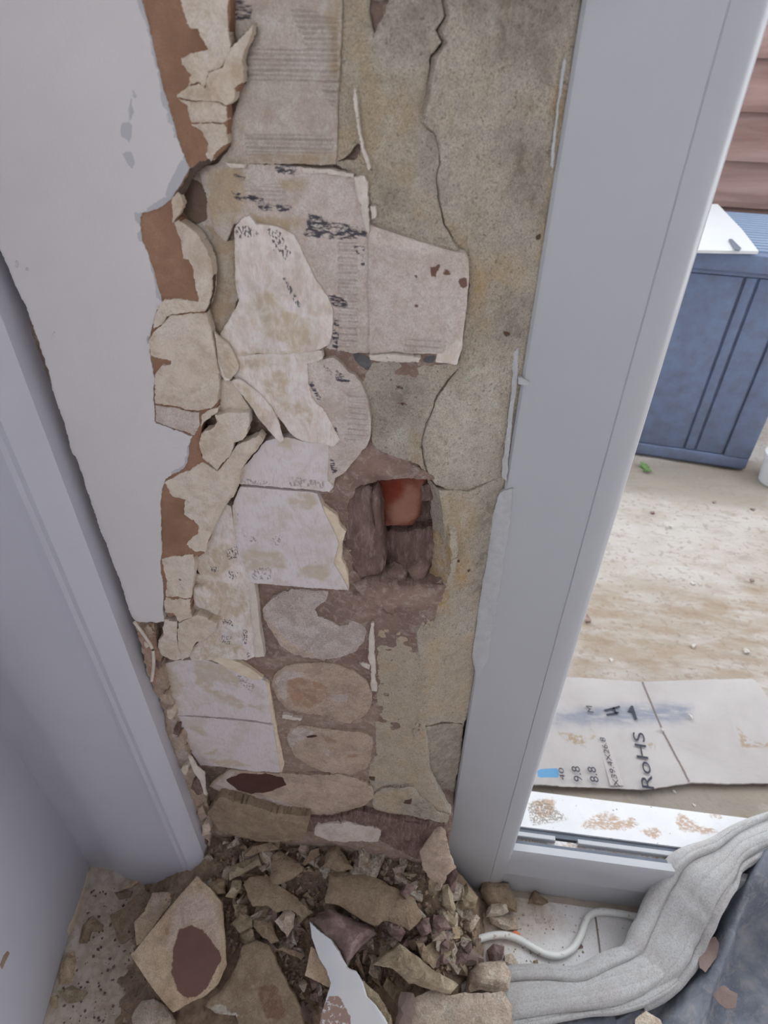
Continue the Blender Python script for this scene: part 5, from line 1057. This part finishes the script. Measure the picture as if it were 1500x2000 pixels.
rub('plaster_lump', [(814, 1842), (829, 1842), (848, 1888), (826, 1880)], .03, (.2, -.5), .008, m_tan, 'upright spike of tan plaster behind the jagged olive slab', dome=.002)
rub('plaster_slab', [(788, 2075), (808, 1950), (841, 1935), (856, 1926), (868, 1944), (910, 1938), (934, 1938), (988, 1938), (1000, 1965), (1006, 2075)], .050, (.02, -.25), .014, m_pale, 'wide rough pale plaster slab at the bottom edge beside the cloth', relief=.0018)
rub('plaster_lump', [(919, 1908), (934, 1884), (985, 1878), (1000, 1905), (991, 1935), (955, 1938), (940, 1932), (916, 1938)], .05, (.1, -.3), .03, m_pale, 'crumbly whitish lump sitting on the wide pale slab', dome=.010, relief=.003)
rub('plaster_slab', [(760, 2075), (778, 1960), (782, 1938), (806, 1940), (812, 1952), (790, 2075)], .035, (-.1, -.3), .014, m_flake, 'pinkish broken piece left of the wide pale slab', relief=.0018)
rub('stone', [(952, 1854), (964, 1845), (985, 1848), (979, 1872), (961, 1881)], .010, (0, -.2), .016, m_purple, 'dark purple stone lying just below the white cable', 'stone', dome=.005)
rub('plaster_lump', [(937, 1740), (949, 1716), (994, 1725), (1006, 1752), (1012, 1782), (988, 1782), (955, 1770)], .024, (.05, -.5), .022, m_tan, 'big brown block of plaster against the corner of the door frame', dome=.008, relief=.002)
rub('plaster_lump', [(949, 1782), (961, 1764), (991, 1764), (994, 1782), (982, 1788), (949, 1791)], .022, (0, -.3), .012, m_pale, 'pale chip resting on the brown block by the door frame', dome=.004)
rub('plaster_lump', [(955, 1788), (1006, 1791), (1013, 1812), (988, 1818), (961, 1803)], .014, (0, -.2), .014, m_pale, 'pale oblong chip in front of the brown block, above the cable', dome=.005)
rub('plaster_lump', [(905, 1800), (931, 1785), (938, 1794), (922, 1821), (907, 1815)], .016, (.1, -.3), .014, m_pale, 'cream wedge chip left of the pale oblong chip', dome=.004)
rub('plaster_lump', [(896, 1740), (916, 1728), (934, 1755), (928, 1776), (895, 1776)], .022, (.1, -.5), .018, m_olive, 'rounded olive-grey chunk below the bottom of the jamb', dome=.008)
rub('plaster_lump', [(865, 1728), (880, 1728), (892, 1770), (886, 1788), (868, 1767)], .020, (.3, -.4), .01, m_olive, 'upright curled olive flake under the hanging flap', dome=.003)
rub('stone', [(847, 1788), (871, 1791), (880, 1812), (856, 1821), (844, 1806)], .014, (0, -.3), .016, m_purple, 'purple stone below the curled olive flake', 'stone', dome=.006)
rub('plaster_lump', [(881, 1797), (892, 1800), (900, 1833), (886, 1836)], .014, (0, -.3), .008, m_shard, 'thin upright cream chip right of the purple stone', dome=.002)
rub('stone', [(751, 1800), (787, 1800), (793, 1821), (781, 1839), (760, 1824)], .022, (0, -.3), .018, m_purple, 'rounded purple stone at the lower tip of the largest tan slab', 'stone', dome=.008)
rub('stone', [(808, 1800), (838, 1792), (846, 1820), (824, 1828)], .018, (0, -.3), .016, m_purple, 'dark stone right of the lower tip of the largest tan slab', 'stone', dome=.006)
rub('stone', [(853, 1833), (874, 1836), (877, 1854), (862, 1863)], .012, (0, -.3), .014, m_purple, 'small mauve stone above the jagged olive slab', 'stone', dome=.005)
rub('stone', [(850, 1866), (866, 1862), (876, 1880), (858, 1886)], .012, (0, -.3), .014, m_purple, 'dark mauve stone touching the jagged olive slab', 'stone', dome=.005)
rub('stone', [(1033, 1767), (1045, 1743), (1072, 1764), (1060, 1770)], .008, (0, -.8), .012, m_tan, 'lone tan stone leaning against the sill of the door frame', 'stone', dome=.005)
rub('brick_chip', [(1000, 1821), (1006, 1816), (1018, 1824), (1015, 1829), (1004, 1826)], .012, (0, -.2), .006, m_redchip, 'bright orange-red brick chip lying on the cable', 'chip', rag=.3)
rub('stone', [(1124, 1842), (1134, 1838), (1140, 1848), (1128, 1852)], .006, (0, 0), .006, m_purple, 'brown stone chip on the white floor tile right of the cable bend', 'stone', dome=.002, rag=.4)
rub('stone', [(1126, 1868), (1134, 1866), (1135, 1874), (1127, 1875)], .005, (0, 0), .005, m_purple, 'tiny dark chip on the white floor tile above the cloth', 'stone', dome=.002, rag=.3)
rub('plaster_lump', [(1042, 1876), (1050, 1874), (1052, 1886), (1044, 1888)], .005, (0, 0), .005, m_tan, 'tiny tan chip on the white floor tile above the cloth fold', dome=.002, rag=.3)
rub('plaster_lump', [(985, 1866), (1000, 1862), (1018, 1890), (1010, 1896), (988, 1890)], .008, (0, -.1), .006, m_pale, 'flat peach-coloured chip between the purple stone and the cloth', rag=.6)
rub('plaster_lump', [(894, 1860), (920, 1852), (946, 1872), (930, 1888), (900, 1884)], .014, (0, -.2), .014, m_flake, 'dusty pink lump above the crumbly whitish lump', dome=.005)
rub('plaster_lump', [(632, 1690), (640, 1660), (660, 1650), (676, 1680), (690, 1698), (660, 1704)], .018, (0, -.4), .014, m_tan, 'brown lump just above the largest sandy slab', dome=.006)
rub('plaster_slab', [(680, 1925), (712, 1915), (740, 1945), (765, 1985), (775, 2075), (756, 2075), (742, 1985), (718, 1950)], .042, (.2, -.4), .008, m_olive, 'cream sliver lying along the right edge of the pointed white shard', relief=.0018)
rub('plaster_slab', [(430, 1620), (436, 1592), (490, 1608), (560, 1624), (566, 1646), (520, 1646), (470, 1634)], .03, (0, -.8), .014, m_tan, 'long tan ledge piece at the foot of the wall by the architrave', dome=.003)

# many small chips, each its own piece
HEAP_PX = np.array([(405, 1660), (440, 1640), (620, 1640), (860, 1690), (905, 1740), (940, 1830), (900, 1900), (820, 1930), (740, 1935), (600, 1990), (520, 1850), (445, 1860), (430, 1760), (400, 1720)], float)
kinds = [(m_tan, 'small tan plaster chip', 'tan'), (m_olive, 'small olive plaster chip', 'olive'), (m_purple, 'small dark purple stone chip', 'purple'), (m_dust, 'small dusty brown mortar chip', 'brown'), (m_pale, 'small pale plaster chip', 'pale')]
wts = [.36, .16, .26, .14, .08]
chipmeshes = [[None] * 6 for _ in kinds]
for ki, kd in enumerate(kinds):
    for s in range(6):
        me = chunk_mesh('chip', 100 + ki * 10 + s, 11, .75); me.materials.append(kd[0]); chipmeshes[ki][s] = me
cnt = 0; tries = 0
while cnt < 290 and tries < 6000:
    tries += 1
    a, b_ = rng.uniform(400, 945), rng.uniform(1640, 1995)
    if not inside(np.array([(a, b_)]), HEAP_PX)[0]: continue
    ki = int(rng.choice(5, p=wts))
    if ki == 2 and b_ < 1740 and rng.random() < .7: ki = 0
    p = hit(a, b_, -.004)
    s = float(rng.uniform(.007, .018)) if cnt < 170 else float(rng.uniform(.016, .032))
    o = bpy.data.objects.new('rubble_chip', chipmeshes[ki][int(rng.integers(6))]); COL.objects.link(o)
    o.location = (p[0], p[1], p[2] + s * .10); o.scale = (s * rng.uniform(.8, 1.6), s, s * rng.uniform(.4, .9)); o.rotation_euler = tuple(rng.uniform(-3, 3, 3))
    zone = 'at the architrave end of the rubble heap' if a < 560 else ('in the middle of the rubble heap' if a < 740 else 'at the door-frame end of the rubble heap')
    tag(o, kinds[ki][1] + ' ' + zone, 'chip', kinds[ki][2] + ' chips ' + zone)
    cnt += 1

def crumbs(name, m, n, region, smin, smax, label, off=0.0):
    V = []; Fc = []
    base_v = np.array([(0, 0, .6), (.5, 0, 0), (0, .5, 0), (-.5, 0, 0), (0, -.5, 0), (0, 0, -.5)])
    base_f = [(0, 1, 2), (0, 2, 3), (0, 3, 4), (0, 4, 1), (5, 2, 1), (5, 3, 2), (5, 4, 3), (5, 1, 4)]
    for k in range(n):
        while True:
            a, b_ = rng.uniform(region[:, 0].min(), region[:, 0].max()), rng.uniform(region[:, 1].min(), region[:, 1].max())
            if inside(np.array([(a, b_)]), region)[0]: break
        p = hit(a, b_, -.003 if off == 0 else 0.0)
        s = smin + (smax - smin) * rng.random() ** 3
        R = np.array(Matrix.Rotation(rng.uniform(0, 6.28), 3, Vector(rng.normal(size=3)).normalized()))
        q = (base_v * rng.uniform(.6, 1.3, base_v.shape)) @ R.T * s + p + np.array((0, 0, s * .3))
        i0 = len(V); V += q.tolist(); Fc += [tuple(i0 + i for i in f_) for f_ in base_f]
    me = bpy.data.meshes.new(name); me.from_pydata(V, [], Fc); me.update()
    o = link(name, me, None, m); tag(o, label, 'crumbs', kind='stuff'); return o
crumbs('plaster_crumbs', m_dust, 1800, HEAP_PX, .002, .008, 'fine tan plaster crumbs all over the rubble heap')
crumbs('mortar_crumbs', m_purple, 900, HEAP_PX, .002, .008, 'fine dark mauve mortar crumbs all over the rubble heap')
LEFTF = np.array([(185, 1725), (300, 1735), (420, 1740), (330, 1990), (300, 2010), (88, 2010), (140, 1850)], float)
crumbs('floor_crumbs', m_lump, 420, LEFTF, .0012, .0055, 'brown crumbs scattered over the dusty floor beside the door', 1)
RIGHTF = np.array([(940, 1750), (1020, 1760), (1150, 1790), (1160, 1840), (1120, 1885), (1010, 1890), (930, 1860)], float)
crumbs('tile_crumbs', m_tan, 330, RIGHTF, .001, .004, 'tan crumbs scattered on the white floor tile by the sill', 1)

# ================================================================== CABLE AND CLOTH
cpts = [(880, 1862), (905, 1846), (930, 1836), (958, 1828), (985, 1826), (1012, 1834), (1040, 1850), (1066, 1863), (1092, 1866), (1116, 1855), (1132, 1832), (1142, 1806), (1150, 1790), (1168, 1781), (1200, 1783), (1240, 1790), (1300, 1800)]
cz = [.010, .010, .010, .009, .007] + [.0052] * 12
cable = tube('power_cable', [onZ(a, b_, z) for (a, b_), z in zip(cpts, cz)], .0050, m_cable, None, seg=12)
tag(cable, 'white electric cable bending across the floor tile by the sill', 'cable')

cloth = empty('dust_sheet', tuple(onZ(1330, 1900, 0)))
CO = np.array(cloth.location)
def catmull(rows, k):
    rows = np.array(rows, float); n = len(rows); out = []
    for i in range(n - 1):
        p0, p1, p2, p3 = rows[max(0, i - 1)], rows[i], rows[i + 1], rows[min(n - 1, i + 2)]
        for j in range(k):
            t = j / k
            out.append(.5 * (2 * p1 + (p2 - p0) * t + (2 * p0 - 5 * p1 + 4 * p2 - p3) * t * t + (3 * p1 - p0 - 3 * p2 + p3) * t ** 3))
    out.append(rows[-1]); return np.array(out)
def grid_mesh(name, G, m, parent, thick):
    a, b_ = G.shape[:2]
    v = (G.reshape(-1, 3) - CO).tolist()
    f = [(i * b_ + j, i * b_ + j + 1, (i + 1) * b_ + j + 1, (i + 1) * b_ + j) for i in range(a - 1) for j in range(b_ - 1)]
    me = bpy.data.meshes.new(name); me.from_pydata(v, [], f); me.update(); smooth(me, 180)
    o = link(name, me, parent, m)
    md = o.modifiers.new('thickness', 'SOLIDIFY'); md.thickness = thick; md.offset = -1
    return o
# the bunched, twisted edge: parallel folds, each (left boundary, right boundary, height of its axis)
def pleats(name, st, seed, P_, amp, m=m_cloth, k_=10, nv=90, lift=.24):
    S = catmull(np.array([(a[0], a[1], b_[0], b_[1], z) for a, b_, z in st]), k_)
    G = np.zeros((len(S), nv, 3))
    for i, (ax, ay, bx_, by, z) in enumerate(S):
        L_ = i / k_
        ax += 5 * noise.noise(Vector((L_ * 1.6, seed, 2))); bx_ += 6 * noise.noise(Vector((L_ * 1.6, seed, 7)))
        A3 = onZ(ax, ay, z); B3 = onZ(bx_, by, z)
        cen = (A3 + B3) / 2; dv = (A3 - B3) / 2 * 1.04; wd_ = np.linalg.norm(A3 - B3)
        for j in range(nv):
            t = j / (nv - 1); th = math.pi * (-.12 + 1.24 * t); e_ = max(0.0, math.sin(math.pi * t)) ** .6
            ph = t * P_ + .22 * math.sin(L_ * .35 + seed) + .30 * noise.noise(Vector((L_ * .22, t * .9, seed)))
            fr = ph - math.floor(ph)
            pl_ = (math.sin(min(1, fr / .82) * math.pi / 2) ** .75 if fr < .86 else math.cos((fr - .86) / .14 * math.pi / 2) ** .8) - .6
            am = amp * (.85 + .5 * noise.noise(Vector((L_ * .2, math.floor(ph) * 3.1, seed + 3))))
            ph2 = t * P_ * 3.3 + .5 * noise.noise(Vector((L_ * .3, t * 2.0, seed + 5)))
            p2 = (abs(math.sin(math.pi * ph2)) ** .6 - .6) * amp * .16
            cw = .0010 * noise.noise(Vector((L_ * 3.0, t * 6, seed + 11))) + .0006 * noise.noise(Vector((L_ * 9, t * 14, seed + 12)))
            hgt = wd_ * lift * (max(0, math.sin(th)) ** .6 - .3 if math.sin(th) > 0 else math.sin(th) - .3) + (am * pl_ + p2 + cw) * e_
            G[i, j] = cen + dv * math.cos(th) + np.array((0, 0, hgt))
    G[:, :, 2] = np.maximum(G[:, :, 2], .003)
    return grid_mesh(name, G, m, cloth, .002)
pleats('bunched_length', [((1760, 1560), (1752, 1608), .096), ((1700, 1552), (1690, 1628), .112), ((1625, 1556), (1620, 1650), .124), ((1560, 1570), (1560, 1660), .128), ((1500, 1590), (1500, 1672), .126), ((1440, 1612), (1454, 1694), .122), ((1384, 1642), (1434, 1734), .114), ((1318, 1668), (1410, 1776), .102), ((1286, 1712), (1388, 1820), .080), ((1257, 1770), (1369, 1862), .056), ((1228, 1838), (1345, 1906), .042), ((1200, 1866), (1306, 1946), .032), ((1180, 1890), (1256, 1972), .026)], 2.0, 2.9, .013)
pleats('bunched_length', [((1290, 1838), (1322, 1920), .040), ((1236, 1848), (1276, 1952), .040), ((1178, 1864), (1212, 1974), .038), ((1124, 1890), (1150, 1980), .034), ((1060, 1887), (1084, 1992), .032), ((1000, 1890), (1016, 2010), .030), ((950, 1906), (950, 2026), .026), ((900, 1926), (890, 2034), .020)], 9.0, 3.1, .011)
pleats('trailing_fold', [((1190, 1968), (1205, 2010), .014), ((1110, 1984), (1120, 2040), .014), ((1020, 2004), (1020, 2060), .014), ((940, 2020), (930, 2070), .012)], 25.0, 1.5, .008, m_cloth2)
# the flat part trailing away, darker side up
rows = [[(1436, 1688, .104), (1472, 1676, .114), (1525, 1660, .132), (1720, 1640, .138)],
        [(1408, 1752, .080), (1447, 1738, .096), (1500, 1724, .118), (1735, 1712, .130)],
        [(1378, 1826, .046), (1420, 1812, .068), (1478, 1796, .066), (1715, 1790, .085)],
        [(1345, 1890, .025), (1395, 1880, .045), (1465, 1868, .030), (1740, 1860, 0.035)],
        [(1290, 1945, .014), (1360, 1945, .035), (1440, 1945, .020), (1700, 1945, 0.020)],
        [(1210, 1990, .008), (1310, 2005, .025), (1420, 2015, .012), (1690, 2025, 0.012)],
        [(1120, 2040, .004), (1260, 2070, .012), (1400, 2080, .006), (1650, 2100, 0.012)]]
R3 = np.array([[(*onZ(a, b_, z),) for a, b_, z in rw] for rw in rows])
A1 = np.array([catmull(R3[:, j], 12) for j in range(4)]).transpose(1, 0, 2)
A2 = np.array([catmull(A1[i], 26) for i in range(len(A1))])
for i in range(A2.shape[0]):
    for j in range(A2.shape[1]):
        u_ = i / A2.shape[0]; t = j / A2.shape[1]
        A2[i, j, 2] += .020 * math.sin(t * 13 + u_ * 3.0 + 1.5 * math.sin(u_ * 4)) * (.6 + .4 * math.sin(u_ * 3)) + .010 * noise.noise(Vector((t * 7, u_ * 5, 3))) + .0015 * noise.noise(Vector((t * 26, u_ * 20, 5)))
        A2[i, j, 2] = max(.0035, A2[i, j, 2])
grid_mesh('trailing_panel', A2, m_cloth2, cloth, .002)
tag(cloth, 'crumpled grey cotton dust sheet draped from the sill onto the floor', 'dust sheet')
# flakes on the cloth
def cloth_z(px, py):
    from mathutils.bvhtree import BVHTree
    return None
for (q, lab, z) in (([(1362, 1858), (1372, 1842), (1396, 1830), (1408, 1846), (1400, 1870), (1378, 1898), (1366, 1890)], 'broad dusty pink flake lying on the dark part of the cloth, upper of two', .060),
                    ([(1392, 1942), (1404, 1930), (1416, 1924), (1426, 1934), (1440, 1942), (1436, 1968), (1420, 1972), (1404, 1960)], 'pink-brown flake lying on the dark part of the cloth, lower of two', .048)):
    pl = Plane(onZ(*np.mean(q, 0), z), (-.15, -.1, 1), up=(0, 1, 0))
    o = slab('paint_flake', q, pl, .0015, m_flake, None, rag=1.6, relief=.0006, bev=.0004, step=.003, back=True, centre=True)
    tag(o, lab, 'flake')
o = slab('plaster_flake_loose', [(1242, 1990), (1262, 1974), (1290, 1992), (1304, 2020), (1240, 2020)], Plane(onZ(1270, 2000, .05), (0, -.2, 1), up=(0, 1, 0)), .003, m_pale, None, rag=1, relief=.0006, step=.003, back=True, centre=True)
o.name = 'plaster_chip'; tag(o, 'pale plaster chip on the cloth at the very bottom of the photo', 'chip')
bpy.context.view_layer.update()
